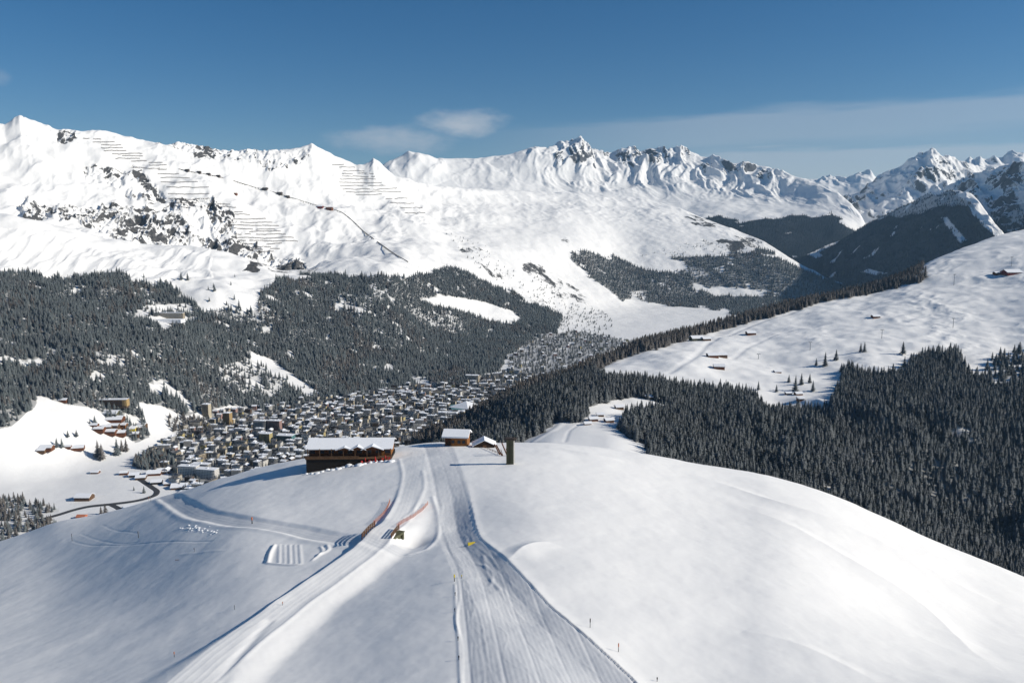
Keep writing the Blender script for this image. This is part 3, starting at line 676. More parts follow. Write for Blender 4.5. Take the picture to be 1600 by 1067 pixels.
FB = [(893, 397), (930, 395), (1000, 416), (1045, 430), (1075, 421), (1060, 406), (1050, 401), (1090, 399), (1130, 403), (1165, 394), (1195, 390), (1240, 417), (1300, 442), (1400, 455), (1400, 490), (1150, 493), (1130, 483), (1080, 479), (1010, 473), (975, 469), (940, 446), (905, 416)]
FC = [(-300, 772), (0, 776), (40, 782), (92, 796), (66, 808), (104, 830), (90, 850), (-300, 960)]
PARK = [(214, 712), (240, 704), (268, 708), (272, 724), (240, 730), (216, 726)]
LARCH = [(258, 652), (300, 652), (335, 668), (320, 680), (270, 676)]
FV = [(1090, 347), (1110, 342), (1180, 346), (1230, 339), (1300, 337), (1322, 349), (1345, 358), (1360, 380), (1380, 410), (1420, 440), (1420, 480), (1180, 480), (1150, 400)]
FF = [(1200, 470), (1215, 420), (1250, 400), (1268, 388), (1300, 378), (1337, 354), (1365, 343), (1400, 340), (1430, 336), (1455, 328), (1480, 320), (1500, 322), (1525, 338), (1556, 372), (1640, 450), (1760, 560), (1230, 560)]
FS = [(1545, 330), (1575, 335), (1620, 300), (1800, 300), (1800, 420), (1580, 400)]
GAPS_L = [([(652, 468), (700, 462), (750, 470), (800, 485), (814, 498), (800, 508), (760, 500), (720, 486), (680, 478)], 1), ([(228, 494), (287, 494), (290, 508), (262, 516), (240, 506)], 1), ([(222, 477), (300, 474), (300, 488), (222, 492)], .9),
          ([(392, 549), (425, 562), (470, 594), (505, 617), (480, 620), (450, 600), (415, 575), (390, 560)], .95), ([(215, 628), (252, 634), (292, 652), (280, 660), (236, 658)], 1), ([(340, 575), (400, 556), (445, 588), (435, 622), (375, 612)], .62),
          ([(70, 545), (120, 548), (120, 568), (70, 560)], .45), ([(150, 550), (200, 556), (198, 575), (155, 570)], .6), ([(636, 588), (660, 588), (692, 612), (662, 610)], .9), ([(530, 460), (590, 465), (560, 500), (510, 480)], .4), ([(640, 480), (720, 495), (730, 520), (650, 505)], .45), ([(735, 590), (800, 575), (800, 590), (740, 602)], .8), ([(580, 440), (600, 455), (600, 478), (585, 470)], .5), ([(90, 430), (110, 430), (130, 460), (110, 465)], .5), ([(300, 470), (330, 470), (420, 470), (430, 500), (380, 505), (330, 495)], .5), ([(240, 590), (262, 596), (262, 610), (240, 604)], .7)]
GAPS_B = [([(1088, 449), (1130, 448), (1205, 454), (1192, 463), (1120, 463)], 1), ([(1062, 412), (1100, 420), (1110, 432), (1085, 436)], .5), ([(985, 455), (1010, 455), (1010, 475), (985, 470)], .8)]

TREES = []     # (pos, height, width, wood)
def rag(x, y, wood):
    a = dict(left=6.0, far=7.0, right=5.0).get(wood, 2.0); k = 230.0 if wood == 'far' else 110.0 if wood == 'left' else 45.0
    return fbm(x/k, y/k, 3, 55)*a, fbm(x/k, y/k, 3, 66)*a*.8
def plant(L, P, spacing, h, wood, gaps=(), dens=1.0, hole=.0, holescale=90, extra=None, jitter=.35, seedn=1, floor=.75):
    """trees on the points of a jittered ground grid that project inside the outline"""
    L.PU, L.PV = L.uv()
    m = inpoly(L.PU, L.PV, P); m[2:] |= m[:-2]; m[:-2] |= m[2:]
    if extra is not None: m |= extra(L)
    js, iu = np.nonzero(m)
    x0, x1, y0, y1 = L.X[m].min(), L.X[m].max(), L.Y[m].min(), L.Y[m].max()
    gx, gy = np.meshgrid(np.arange(x0, x1, spacing), np.arange(y0, y1, spacing))
    gx = gx+rng.uniform(-.5, .5, gx.shape)*spacing; gy = gy+rng.uniform(-.5, .5, gx.shape)*spacing
    gx, gy = gx.ravel(), gy.ravel()
    # ground height and picture position by bilinear lookup in the column grid
    u = CU+gx/gy*(FP*cp+(CV-450)*sp); j = (u-L.us[0])/(L.us[1]-L.us[0]); ok = (j >= 0) & (j < L.nu-1.001)
    gx, gy, j = gx[ok], gy[ok], j[ok]; j0 = j.astype(int); d = np.hypot(gx, gy)
    z = np.empty_like(d); t = np.empty_like(d)
    order = np.argsort(j0); jj = j0[order]; b = np.flatnonzero(np.r_[True, np.diff(jj) > 0, True])
    for a, e in zip(b[:-1], b[1:]):
        q = order[a:e]; c = jj[a]
        z[q] = np.interp(d[q], L.D[:, c], L.Z[:, c]); t[q] = np.interp(d[q], L.D[:, c], L.ts)
    pu, pv = proj(gx, gy, z)
    n1 = fbm(gx/holescale, gy/holescale, 3, 200+seedn); n2 = fbm(gx/30, gy/30, 2, 210+seedn)
    ju, jv = rag(gx, gy, wood)
    keep = inpoly(pu+n2*3+ju, pv+n2*2+jv, P)
    if extra is not None: keep |= extra.pts(gx, gy, z, pu, pv, t)
    p = np.full(len(gx), dens)
    for G, k in gaps: p = np.where(inpoly(pu+n2*4, pv+n2*3, G), p*(1-k), p)
    p = np.where(n1 > .75-hole, p*.12, p)
    # nothing on land the picture could not show
    keep &= rng.uniform(size=len(gx)) < p
    gx, gy, z, n1 = gx[keep], gy[keep], z[keep], n1[keep]
    hh = rng.uniform(h[0], h[1], len(gx))*(1+.28*n1)*np.where(rng.uniform(size=len(gx)) < .2, rng.uniform(.5, .8, len(gx)), 1)
    ww = hh*rng.uniform(.40, .62, len(gx))
    if wood == 'left' and spacing < 14:
        br = (fbm(gx/160, gy/160, 3, 300+seedn)+rng.normal(0, .35, len(gx))) > .62
        TREES.append((np.stack([gx, gy, z], 1)[br], hh[br]*.9, ww[br], 'larch')); gx, gy, z, hh, ww = gx[~br], gy[~br], z[~br], hh[~br], ww[~br]
    TREES.append((np.stack([gx, gy, z], 1), hh, ww, wood))
    if floor:  # darken the outlined ground: painted shade under woods, trodden snow in town
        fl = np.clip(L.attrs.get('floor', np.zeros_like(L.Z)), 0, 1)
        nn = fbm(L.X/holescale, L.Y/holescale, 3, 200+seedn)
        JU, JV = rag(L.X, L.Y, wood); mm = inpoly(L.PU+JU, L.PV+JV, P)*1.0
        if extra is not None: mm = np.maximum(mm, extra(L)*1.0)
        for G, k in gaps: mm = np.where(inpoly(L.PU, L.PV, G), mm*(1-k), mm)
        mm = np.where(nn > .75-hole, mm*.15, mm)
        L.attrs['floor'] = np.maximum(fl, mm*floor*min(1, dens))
class RidgeBand:
    """larches and spruces along the far rim of the right slope and just behind it"""
    EDGE = np.array([(640, 700), (700, 690), (755, 652), (800, 628), (880, 594), (937, 579), (952, 569), (1002, 553), (1053, 538), (1104, 522), (1200, 497), (1250, 482), (1301, 469), (1364, 459), (1420, 445), (1443, 439)], float)
    def test(s, pu, pv, t): return (pv < np.interp(pu, s.EDGE[:, 0], s.EDGE[:, 1])) & (pu < 1425) & (t > 4.6) & (t < 6.35)
    def __call__(s, L): return s.test(L.PU, L.PV, np.broadcast_to(L.ts[:, None], L.PU.shape))
    def pts(s, x, y, z, pu, pv, t): return s.test(pu, pv, t)
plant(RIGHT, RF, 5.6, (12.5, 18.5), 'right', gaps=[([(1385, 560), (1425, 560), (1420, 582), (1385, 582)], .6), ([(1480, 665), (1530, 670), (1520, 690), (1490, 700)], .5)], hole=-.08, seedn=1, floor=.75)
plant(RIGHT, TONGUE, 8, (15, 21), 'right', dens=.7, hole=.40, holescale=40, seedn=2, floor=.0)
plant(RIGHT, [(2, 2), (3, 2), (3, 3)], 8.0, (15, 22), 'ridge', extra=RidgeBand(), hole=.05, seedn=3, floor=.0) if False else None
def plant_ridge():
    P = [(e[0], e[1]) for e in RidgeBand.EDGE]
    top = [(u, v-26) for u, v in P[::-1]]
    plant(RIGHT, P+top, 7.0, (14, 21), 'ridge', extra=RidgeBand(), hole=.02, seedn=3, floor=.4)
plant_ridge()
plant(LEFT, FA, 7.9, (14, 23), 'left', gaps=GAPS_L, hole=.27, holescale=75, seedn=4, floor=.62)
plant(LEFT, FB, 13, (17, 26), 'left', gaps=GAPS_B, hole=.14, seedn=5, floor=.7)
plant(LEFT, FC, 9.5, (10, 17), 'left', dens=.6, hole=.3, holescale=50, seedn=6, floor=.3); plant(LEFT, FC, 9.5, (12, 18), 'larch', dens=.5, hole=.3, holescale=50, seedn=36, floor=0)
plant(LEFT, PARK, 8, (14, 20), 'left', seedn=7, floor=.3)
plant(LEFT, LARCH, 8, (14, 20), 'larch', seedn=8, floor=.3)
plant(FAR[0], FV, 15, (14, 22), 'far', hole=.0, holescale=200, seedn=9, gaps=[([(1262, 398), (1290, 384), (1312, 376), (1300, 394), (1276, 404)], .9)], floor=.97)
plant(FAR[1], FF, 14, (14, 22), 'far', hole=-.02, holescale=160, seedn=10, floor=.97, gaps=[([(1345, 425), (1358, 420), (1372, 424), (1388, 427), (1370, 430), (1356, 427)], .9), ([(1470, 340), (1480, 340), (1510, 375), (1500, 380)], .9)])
plant(FAR[1], [(1340, 356), (1365, 336), (1400, 318), (1440, 303), (1480, 300), (1504, 308), (1525, 332), (1480, 324), (1430, 338), (1380, 346)], 13, (12, 20), 'far', dens=.6, hole=.25, holescale=120, seedn=40, floor=.8)  # trees added to darken the crest, in place of streaked snow in shade
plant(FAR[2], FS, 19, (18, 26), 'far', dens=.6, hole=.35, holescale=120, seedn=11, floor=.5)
# scattered small groups on the left massif's lower snow
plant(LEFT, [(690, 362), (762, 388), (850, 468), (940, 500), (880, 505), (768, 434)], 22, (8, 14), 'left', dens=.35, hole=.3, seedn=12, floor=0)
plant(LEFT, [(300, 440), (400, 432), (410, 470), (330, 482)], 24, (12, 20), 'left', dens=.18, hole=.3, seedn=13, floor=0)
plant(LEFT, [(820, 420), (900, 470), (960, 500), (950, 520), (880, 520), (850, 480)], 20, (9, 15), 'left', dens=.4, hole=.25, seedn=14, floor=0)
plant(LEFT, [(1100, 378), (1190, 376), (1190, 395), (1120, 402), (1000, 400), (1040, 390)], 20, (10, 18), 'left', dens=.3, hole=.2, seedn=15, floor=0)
TOWN = [(285, 768), (268, 752), (262, 736), (238, 705), (300, 662), (325, 645), (400, 638), (470, 628), (545, 620), (600, 608), (650, 603), (700, 596), (760, 590), (800, 578), (835, 590), (760, 640), (722, 680), (700, 730), (460, 770), (300, 800)]
DORF = [(792, 566), (815, 535), (845, 524), (900, 518), (945, 524), (985, 535), (900, 572), (850, 600), (800, 604)]
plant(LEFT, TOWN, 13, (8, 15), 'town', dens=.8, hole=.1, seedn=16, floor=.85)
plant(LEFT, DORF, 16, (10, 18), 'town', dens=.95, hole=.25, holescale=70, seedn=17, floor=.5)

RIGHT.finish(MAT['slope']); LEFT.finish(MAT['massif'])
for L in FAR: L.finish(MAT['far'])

# ------------------------------------------------------------------ the air
def haze():
    b = MB(); b.box(-16000, 20000, -900, 19000, -140, 1950)
    m = bpy.data.materials.new('valley_air'); m.use_nodes = True; n = m.node_tree.nodes; n.remove(n['Principled BSDF'])
    v = n.new('ShaderNodeVolumePrincipled'); v.inputs['Color'].default_value = (.42, .70, 1, 1); v.inputs['Density'].default_value = 2.5e-5; v.inputs['Anisotropy'].default_value = .15
    m.node_tree.links.new(v.outputs[0], n['Material Output'].inputs['Volume'])
    o = b.build('haze', m); tag(o, 'thin blue air filling the valley', 'haze', None, 'stuff')
haze()

# ------------------------------------------------------------------ conifers
def crown_mesh(name, mat, seed, tiers=11, blades=8, droop=.34, taper=.82):
    r = random.Random(seed); b = MB()
    # unit height, unit width; a ragged core and drooping boughs in whorls
    b.tube((0, 0, .10), (0, 0, .93), .20, .015, 6)
    for k in range(tiers):
        t = k/(tiers-1); z = .10+.84*t
        rad = .5*(1-t)**taper+.035; n = max(5, int(round(blades*(1-.35*t)))); off = r.random()*6.28
        for i in range(n):
            a = off+6.283*(i+r.uniform(-.25, .25))/n; R_ = rad*r.uniform(.72, 1.18); w = R_*r.uniform(.38, .55)+.012
            dz = droop*.16*r.uniform(.7, 1.3)*(1-.5*t); ca, sa = math.cos(a), math.sin(a)
            p0 = (0, 0, z+.055); p2 = (R_*ca, R_*sa, z-dz)
            m = .58*R_; zm = z+.012
            p1 = (m*ca-w*sa*.7, m*sa+w*ca*.7, zm-dz*.55); p3 = (m*ca+w*sa*.7, m*sa-w*ca*.7, zm-dz*.55)
            pm = (m*ca, m*sa, zm)
            b.add([p0, p1, p2, p3, pm], [(0, 1, 4), (1, 2, 4), (4, 2, 3), (0, 4, 3)])
    b.add([(0, 0, 1), (.02, 0, .9), (-.01, .018, .9), (-.01, -.018, .9)], [(0, 1, 2), (0, 2, 3), (0, 3, 1)])
    return b.mesh(name, mat)
CROWNS = {}
for wood_, mat_ in (('right', 'spruce'), ('ridge', 'larch'), ('left', 'spruce_frost'), ('larch', 'larch')):
    CROWNS[wood_] = [crown_mesh('crown', MAT[mat_], 50+k, tiers=(11, 12, 9, 10)[k], blades=(8, 7, 9, 8)[k], taper=(.85, .75, .95, .62)[k]) for k in range(4)]
tb = MB(); tb.tube((0, 0, -.04), (0, 0, .62), .028, .012, 7); TRUNK = tb.mesh('trunk', MAT['bark'])
def place_tree(root, pos, h, w, rz, wood, k, label, group):
    root.location = pos; root.rotation_euler = (0, 0, rz); root.scale = (w, w, h)
    tag(root, label, 'tree', group)
    for c in root.children:
        if c.name.startswith('crown'): c.data = CROWNS[wood][k]
def make_tree():
    r = empty('spruce_tree', (0, 0, 0)); link('crown', CROWNS['right'][0], r); link('trunk', TRUNK, r); return r
first_tree = [make_tree()]
def new_tree(pos, h, w, wood, label, group):
    if first_tree: t = first_tree.pop(); new_tree.proto = t
    else: t = copy_tree(new_tree.proto)
    place_tree(t, pos, h, w, random.uniform(0, 6.28), wood, random.randrange(4), label, group); return t

# single trees one can tell apart on the open snow (ground point in the photograph, height there)
SINGLE = [
    (RIGHT, 1282, 571, 9, 'right', 'small dark spruce left of a taller one at the wood corner on the right slope'), (RIGHT, 1296, 572, 17, 'right', 'tall pointed spruce standing clear of the right wood at its upper left corner'),
    (RIGHT, 1313, 563, 13, 'right', 'narrow dark spruce on the snow just above the top edge of the right wood'), (RIGHT, 1351, 550, 11, 'right', 'left one of two spruces standing alone together high on the right snow slope'),
    (RIGHT, 1357, 550, 12, 'right', 'right one of two spruces standing alone together high on the right snow slope'), (RIGHT, 1418, 553, 14, 'right', 'solitary full spruce casting a long shadow above the right wood'),
    (RIGHT, 1221, 612, 9, 'right', 'tiny lone spruce on open snow left of the sparse clump on the right slope'), (RIGHT, 1240, 597, 9, 'right', 'leftmost spruce of the sparse clump beside the dark wood on the right slope'),
    (RIGHT, 1251, 611, 19, 'right', 'tallest spruce of the sparse clump beside the dark wood on the right slope'), (RIGHT, 1260, 601, 14, 'right', 'slim spruce in the middle of the sparse clump on the right slope'),
    (RIGHT, 1273, 598, 11, 'right', 'upper right spruce of the sparse clump on the right slope'), (RIGHT, 1279, 611, 13, 'right', 'lower right bushy spruce of the sparse clump on the right slope'),
    (RIGHT, 1192, 609, 11, 'right', 'bent spruce standing apart where the middle wood ends on the snow slope'), (RIGHT, 1432, 441, 9, 'ridge', 'small brown larch on the snow at the upper end of the ridge wood'),
    (RIGHT, 1444, 434, 14, 'ridge', 'thin brown larch standing highest at the end of the ridge wood'), (RIGHT, 1466, 560, 9, 'right', 'young spruce in front of the wood at the top of the right slope'),
    (LEFT, 133, 714, 19, 'larch', 'grey bare larch in the valley meadow, left of the dark round spruce'), (LEFT, 139, 718, 18, 'larch', 'grey bare larch close beside another in the valley meadow'),
    (LEFT, 164, 711, 19, 'left', 'broad dark spruce alone in the white valley meadow'), (LEFT, 172, 704, 13, 'larch', 'slim grey larch just right of the broad dark meadow spruce'),
    (LEFT, 179, 705, 15, 'larch', 'slender larch second right of the broad dark meadow spruce'), (LEFT, 132, 661, 9, 'left', 'little spruce beside the farm hut below the long hotel'),
    (LEFT, 124, 662, 5, 'left', 'tiny bush like spruce left of the farm hut below the long hotel'), (LEFT, 87, 683, 8, 'left', 'left spruce of the low pair on the meadow knoll'), (LEFT, 101, 682, 8, 'left', 'right spruce of the low pair on the meadow knoll'),
    (LEFT, 68, 699, 11, 'left', 'left spruce of the two behind the dark meadow barns'), (LEFT, 76, 699, 11, 'left', 'right spruce of the two behind the dark meadow barns'),
    (LEFT, 187, 766, 5, 'left', 'small spruce on the white field inside the road bend'), (LEFT, 203, 770, 8, 'left', 'dark spruce on the white field nearest the road bend'),
    (LEFT, 138, 806, 14, 'larch', 'bare brown tree rising behind the snow hill edge by the road'), (LEFT, 131, 803, 9, 'larch', 'low brown shrub like tree behind the snow hill edge by the road'),
    (LEFT, 226, 434, 6, 'left', 'lone spruce on the white shoulder above the left wood'), (LEFT, 284, 437, 9, 'left', 'first of the small spruces on the white shoulder right of the wood'), (LEFT, 294, 438, 9, 'left', 'last of the small spruces on the white shoulder right of the wood'),
    (LEFT, 335, 455, 8, 'left', 'single spruce on the sloping white clearing of the shoulder'), (LEFT, 372, 482, 11, 'left', 'single spruce at the lower end of the shoulder clearing'),
]
for L, u, v, hpx, wd, lab in SINGLE:
    p = L.at(u, v); h = hpx*(p-cam.location).length/FP*1.3
    new_tree(p, h, h*random.uniform(.45, .62), wd, lab, 'single trees on the open snow')
# the woods: largest trees in view become things, the rest is one mass per wood
N_IND = 300-len(SINGLE)
info = []
for gi, (P, hh, ww, wd) in enumerate(TREES):
    pu, pb = proj(P[:, 0], P[:, 1], P[:, 2]); _, ptp = proj(P[:, 0], P[:, 1], P[:, 2]+hh)
    vis = np.minimum(pb, hill_top(pu))-ptp
    vis = np.where((pu > 8) & (pu < 1592) & (ptp > 5), vis, -1)
    if wd not in ('right', 'ridge', 'left', 'larch'): vis[:] = -1
    info.append(vis)
allv = np.concatenate(info); gid = np.concatenate([np.full(len(a), i) for i, a in enumerate(info)]); lid = np.concatenate([np.arange(len(a)) for a in info])
pick = np.argsort(-allv)[:N_IND]
taken = [np.zeros(len(a), bool) for a in info]
WOODLAB = {'right': ('dark frosted spruce among the dense trees of the right wood above the snow hill rim', 'spruces of the right wood above the hill rim'),
           'ridge': ('brown larch in the narrow wood along the far rim of the right slope', 'larches along the ridge rim'),
           'left': ('grey frosted spruce in the wood on the left mountainside', 'spruces of the left mountainside'),
           'larch': ('brown bare larch in the thicket by the valley road at the left', 'larches by the valley road')}
for q in pick:
    g_, i_ = gid[q], lid[q]; P, hh, ww, wd = TREES[g_]; taken[g_][i_] = True
    new_tree(Vector(P[i_]), float(hh[i_]), float(ww[i_])*1.08, wd, *WOODLAB[wd])
protos = {w: [] for w in CROWNS}
for o in C.objects:
    if o.name.startswith('crown'):
        for w in CROWNS:
            for k in range(4):
                if o.data == CROWNS[w][k] and k not in [x[0] for x in protos[w]]: protos[w].append((k, o))
proto_any = [o for w in ('right', 'left', 'ridge', 'larch') for _, o in protos[w]]
def forest_nodes(name, objs, mat):
    ng = bpy.data.node_groups.new(name, 'GeometryNodeTree')
    ng.interface.new_socket('Geometry', in_out='INPUT', socket_type='NodeSocketGeometry'); ng.interface.new_socket('Geometry', in_out='OUTPUT', socket_type='NodeSocketGeometry')
    n = ng.nodes; l = ng.links; gi = n.new('NodeGroupInput'); go = n.new('NodeGroupOutput')
    jn = n.new('GeometryNodeJoinGeometry')
    for o in objs:
        oi = n.new('GeometryNodeObjectInfo'); oi.transform_space = 'ORIGINAL'; oi.inputs['Object'].default_value = o; oi.inputs['As Instance'].default_value = False
        sm = n.new('GeometryNodeSetMaterial'); sm.inputs['Material'].default_value = mat; l.new(oi.outputs['Geometry'], sm.inputs[0])
        gt = n.new('GeometryNodeGeometryToInstance'); l.new(sm.outputs[0], gt.inputs[0]); l.new(gt.outputs[0], jn.inputs[0])
    ip = n.new('GeometryNodeInstanceOnPoints'); ip.inputs['Pick Instance'].default_value = True
    l.new(gi.outputs[0], ip.inputs['Points']); l.new(jn.outputs[0], ip.inputs['Instance'])
    def at(nm, ty):
        a = n.new('GeometryNodeInputNamedAttribute'); a.data_type = ty; a.inputs['Name'].default_value = nm; return a.outputs[0]
    l.new(at('variant', 'INT'), ip.inputs['Instance Index']); l.new(at('size', 'FLOAT_VECTOR'), ip.inputs['Scale'])
    l.new(at('turn', 'FLOAT_VECTOR'), ip.inputs['Rotation'])
    l.new(ip.outputs[0], go.inputs[0]); return ng
FOREST = {'right': ('spruce_forest', 'spruce', 'dense dark spruce wood covering the right slope above the snow hill'), 'ridge': ('larch_forest', 'larch', 'narrow brown larch wood along the far rim of the right slope'),
          'left': ('mountain_forest', 'spruce_frost', 'wide frosted grey green wood covering the left mountainside'), 'larch': ('larch_thicket', 'larch', 'brown bare larch thickets at the foot of the left mountainside'),
          'far': ('distant_forest', 'spruce_far', 'far blue green woods of the side valley and the shaded flank'), 'town': ('town_trees', 'spruce', 'dark trees standing between the houses of the valley town')}
for wd, (nm, mt, lab) in FOREST.items():
    Ps, hs, ws = [], [], []
    for (P, hh, ww, w_), tk in zip(TREES, taken):
        if w_ == wd: Ps.append(P[~tk]); hs.append(hh[~tk]); ws.append(ww[~tk])
    P = np.concatenate(Ps); hh = np.concatenate(hs); ww = np.concatenate(ws); n_ = len(P)
    me = bpy.data.meshes.new(nm); me.vertices.add(n_); me.vertices.foreach_set('co', P.astype(np.float32).ravel())
    a = me.attributes.new('size', 'FLOAT_VECTOR', 'POINT'); a.data.foreach_set('vector', np.stack([ww, ww, hh], 1).astype(np.float32).ravel())
    a = me.attributes.new('turn', 'FLOAT_VECTOR', 'POINT'); tv = np.zeros((n_, 3), np.float32); tv[:, 2] = rng.uniform(0, 6.28, n_); tv[:, 0] = rng.normal(0, .02, n_); a.data.foreach_set('vector', tv.ravel())
    a = me.attributes.new('variant', 'INT', 'POINT'); a.data.foreach_set('value', rng.integers(0, 4, n_).astype(np.int32))
    o = link(nm, me); tag(o, lab, 'forest', None, 'stuff')
    own = protos.get(wd) or protos['left'] or protos['right']
    objs = ([x for _, x in own]+proto_any)[:4]
    md = o.modifiers.new('trees', 'NODES'); md.node_group = forest_nodes(nm, objs, MAT[mt])
    print('wood', wd, n_)

# ------------------------------------------------------------------ the valley town
MAT['cleared_roof'] = plain('swept_roof', (.13, .13, .135), .7, .3, .12)
WALLS = {'cream': (.56, .49, .36), 'white': (.66, .64, .60), 'grey': (.30, .295, .285), 'beige': (.40, .34, .25), 'ochre': (.42, .29, .13), 'brown': (.12, .08, .055), 'pink': (.36, .23, .20), 'yellow': (.48, .40, .19), 'teal': (.10, .22, .23), 'dark grey': (.14, .145, .15)}
WMAT = {k: plain('render_'+k.replace(' ', '_'), c, .85, .08, .3) for k, c in WALLS.items()}
def make_house(w, d, h, floors, kind, col):
    b = MB(); fh = h/floors; hx, hy = w/2, d/2
    b.box(-hx, hx, -hy, hy, -4, h, 0)
    nb = max(2, int(w/3.2)); nd = max(2, int(d/3.4))
    for f in range(floors):
        z = f*fh+fh*.32; zt = z+fh*.45
        for k in range(nb):
            x = -hx+(k+.5)*w/nb
            for s_ in (-1, 1): b.box(x-.7, x+.7, min(s_*hy, s_*(hy+.06)), max(s_*hy, s_*(hy+.06)), z, zt, 1)
        for k in range(nd):
            y = -hy+(k+.5)*d/nd
            for s_ in (-1, 1): b.box(min(s_*hx, s_*(hx+.06)), max(s_*hx, s_*(hx+.06)), y-.6, y+.6, z, zt, 1)
        if kind == 'flat' and f: b.box(-hx*.92, hx*.92, -hy-1.2, -hy-.07, f*fh-.12, f*fh+.55, 2)
    if kind != 'flat':
        rise = d*.20; b.prism([(-hy, h-.05), (hy, h-.05), (0, h+rise)], -hx, hx, 0)
        n_ = 6; b.v[-n_:] = [(y, x, z) for x, y, z in b.v[-n_:]]
    wall = b.mesh('wall', [WMAT[col], MAT['glass'], WMAT['white' if col in ('grey', 'dark grey', 'beige', 'white') else 'brown']])
    r = MB()
    if kind == 'flat':
        r.box(-hx-.5, hx+.5, -hy-.5, hy+.5, h+.004, h+.55)
        r.box(-1.8, 1.4, -1.2, 1.6, h+.55, h+2.2)
        r.tube((hx*.5, hy*.3, h+.5), (hx*.5, hy*.3, h+2.0), .5, .5, 6)
    else:
        rise = d*.20; o_ = 1.0
        for s_ in (-1, 1):
            v = [(x, y, z+t) for x in (-hx-o_, hx+o_) for y, z in ((0, h+rise+.05), (s_*(hy+o_), h-o_*.6+.05)) for t in (0, .6)]
            r.add(v, [(0, 1, 3, 2), (4, 6, 7, 5), (0, 4, 5, 1), (2, 3, 7, 6), (1, 5, 7, 3), (0, 2, 6, 4)])
        r.box(hx*.35-.5, hx*.35+.5, -.2, .8, h+rise*.5, h+rise+1.5)
    roof = r.mesh('roof', MAT['snowcap'])
    return wall, roof, (w, d, h, kind, col)
KINDS = []
for w, d, h, fl, k, cs in ((22, 10, 14, 5, 'flat', ('cream', 'grey', 'white', 'dark grey')), (17, 10, 11, 4, 'flat', ('beige', 'cream', 'grey', 'dark grey', 'brown')), (30, 11, 12, 4, 'flat', ('grey', 'beige')), (13, 10, 9.5, 3, 'gable', ('white', 'cream', 'brown', 'beige', 'pink', 'yellow')), (10, 8.5, 7, 2, 'gable', ('brown', 'grey', 'dark grey')), (15, 12, 18, 6, 'flat', ('cream', 'dark grey'))):
    for c_ in cs: 
        hq = make_house(w*.86, d*.86, h*.93, fl, k, c_); hq = (hq[0], hq[1], (w, d, h, k, c_)); KINDS.append(hq)
        if len(KINDS) % 2: hq[1].materials[0] = MAT['cleared_roof']
KW = np.array([{22: .9, 17: 1.3, 30: .45, 13: 1.1, 10: 1.2, 15: .35}[k[2][0]] for k in KINDS]); KW /= KW.sum()
def sample_town(P, spacing, tries, seed):
    g = np.random.default_rng(seed); m = inpoly(LEFT.PU, LEFT.PV, P); js, iu = np.nonzero(m)
    area = LEFT.D[js, iu]*np.gradient(LEFT.D, axis=0)[js, iu]; area /= area.sum()
    pts = []; cell = {}
    for q in g.choice(len(js), tries, p=area):
        x, y, z = LEFT.X[js[q], iu[q]]+g.uniform(-3, 3), LEFT.Y[js[q], iu[q]]+g.uniform(-3, 3), LEFT.Z[js[q], iu[q]]
        c = (int(x//spacing), int(y//spacing))
        if any((x-a)**2+(y-b_)**2 < spacing**2 for i in (-1, 0, 1) for j in (-1, 0, 1) for a, b_ in cell.get((c[0]+i, c[1]+j), ())): continue
        cell.setdefault(c, []).append((x, y)); pts.append((x, y, z))
    return pts
HOUSES = []
BIGS = []      # keep clear of the landmark buildings
def reserve(u, v, r): p = LEFT.at(u, v); BIGS.append((p.x, p.y, r)); return p
LM = {k: reserve(*a) for k, a in dict(hall=(727, 640, 55), long_white=(278, 742, 34), white_block=(308, 746, 34), block_left=(298, 737, 30), school=(737, 598, 26), teal=(437, 690, 26), hotel=(158, 634, 60), tower_a=(345, 665, 20), tower_b=(312, 650, 20), tower_c=(397, 672, 24), tower_d=(420, 672, 24), yellow_a=(405, 690, 20)).items()}
g = np.random.default_rng(77)
for P, spc, tries, seed in ((TOWN, 16.5, 10000, 1), (DORF, 48, 700, 2)):
    for x, y, z in sample_town(P, spc, tries, seed):
        if y > 2300 and P is TOWN and g.random() > (2100/y)**2.2: continue
        if any((x-a)**2+(y-b_)**2 < r_*r_ for a, b_, r_ in BIGS): continue
        k = int(g.choice(len(KINDS), p=KW))
        if P is DORF and KINDS[k][2][0] > 13: k = int(g.choice(np.flatnonzero([q[2][0] <= 13 for q in KINDS])))
        HOUSES.append((x, y, z, k, math.radians(-9+g.normal(0, 8))+(math.pi/2 if g.random() < .3 else 0)))
def house_px(hs):
    x, y, z, k, r_ = hs; w, d, h, *_ = KINDS[k][2]; u, pb = proj(x, y, z); _, pt_ = proj(x, y, z+h)
    vis = min(pb, hill_top(u)-1)-pt_
    return (vis*w*FP/y) if 4 < u < 1596 and vis > 3 else -1
HOUSES.sort(key=house_px, reverse=True)
def area_of(u, v):
    ht = hill_top(u)
    if u > 785: return 'in the far village beyond the ridge wood'
    row_ = 'nearest the snow rim' if ht-v < 34 else ('in the middle rows' if v > 645 else 'nearest the wooded slope')
    side = 'at the town\'s left end' if u < 335 else 'left of the restaurant' if u < 475 else 'behind the restaurant' if u < 612 else 'between restaurant and hut' if u < 690 else 'behind the hut'
    return side+', '+row_
proto_h = {}; rest = MB()
SIZEW = {22: 'long', 17: 'mid size', 30: 'very long', 13: 'gabled', 10: 'small gabled', 15: 'tall'}
n_ind = 0
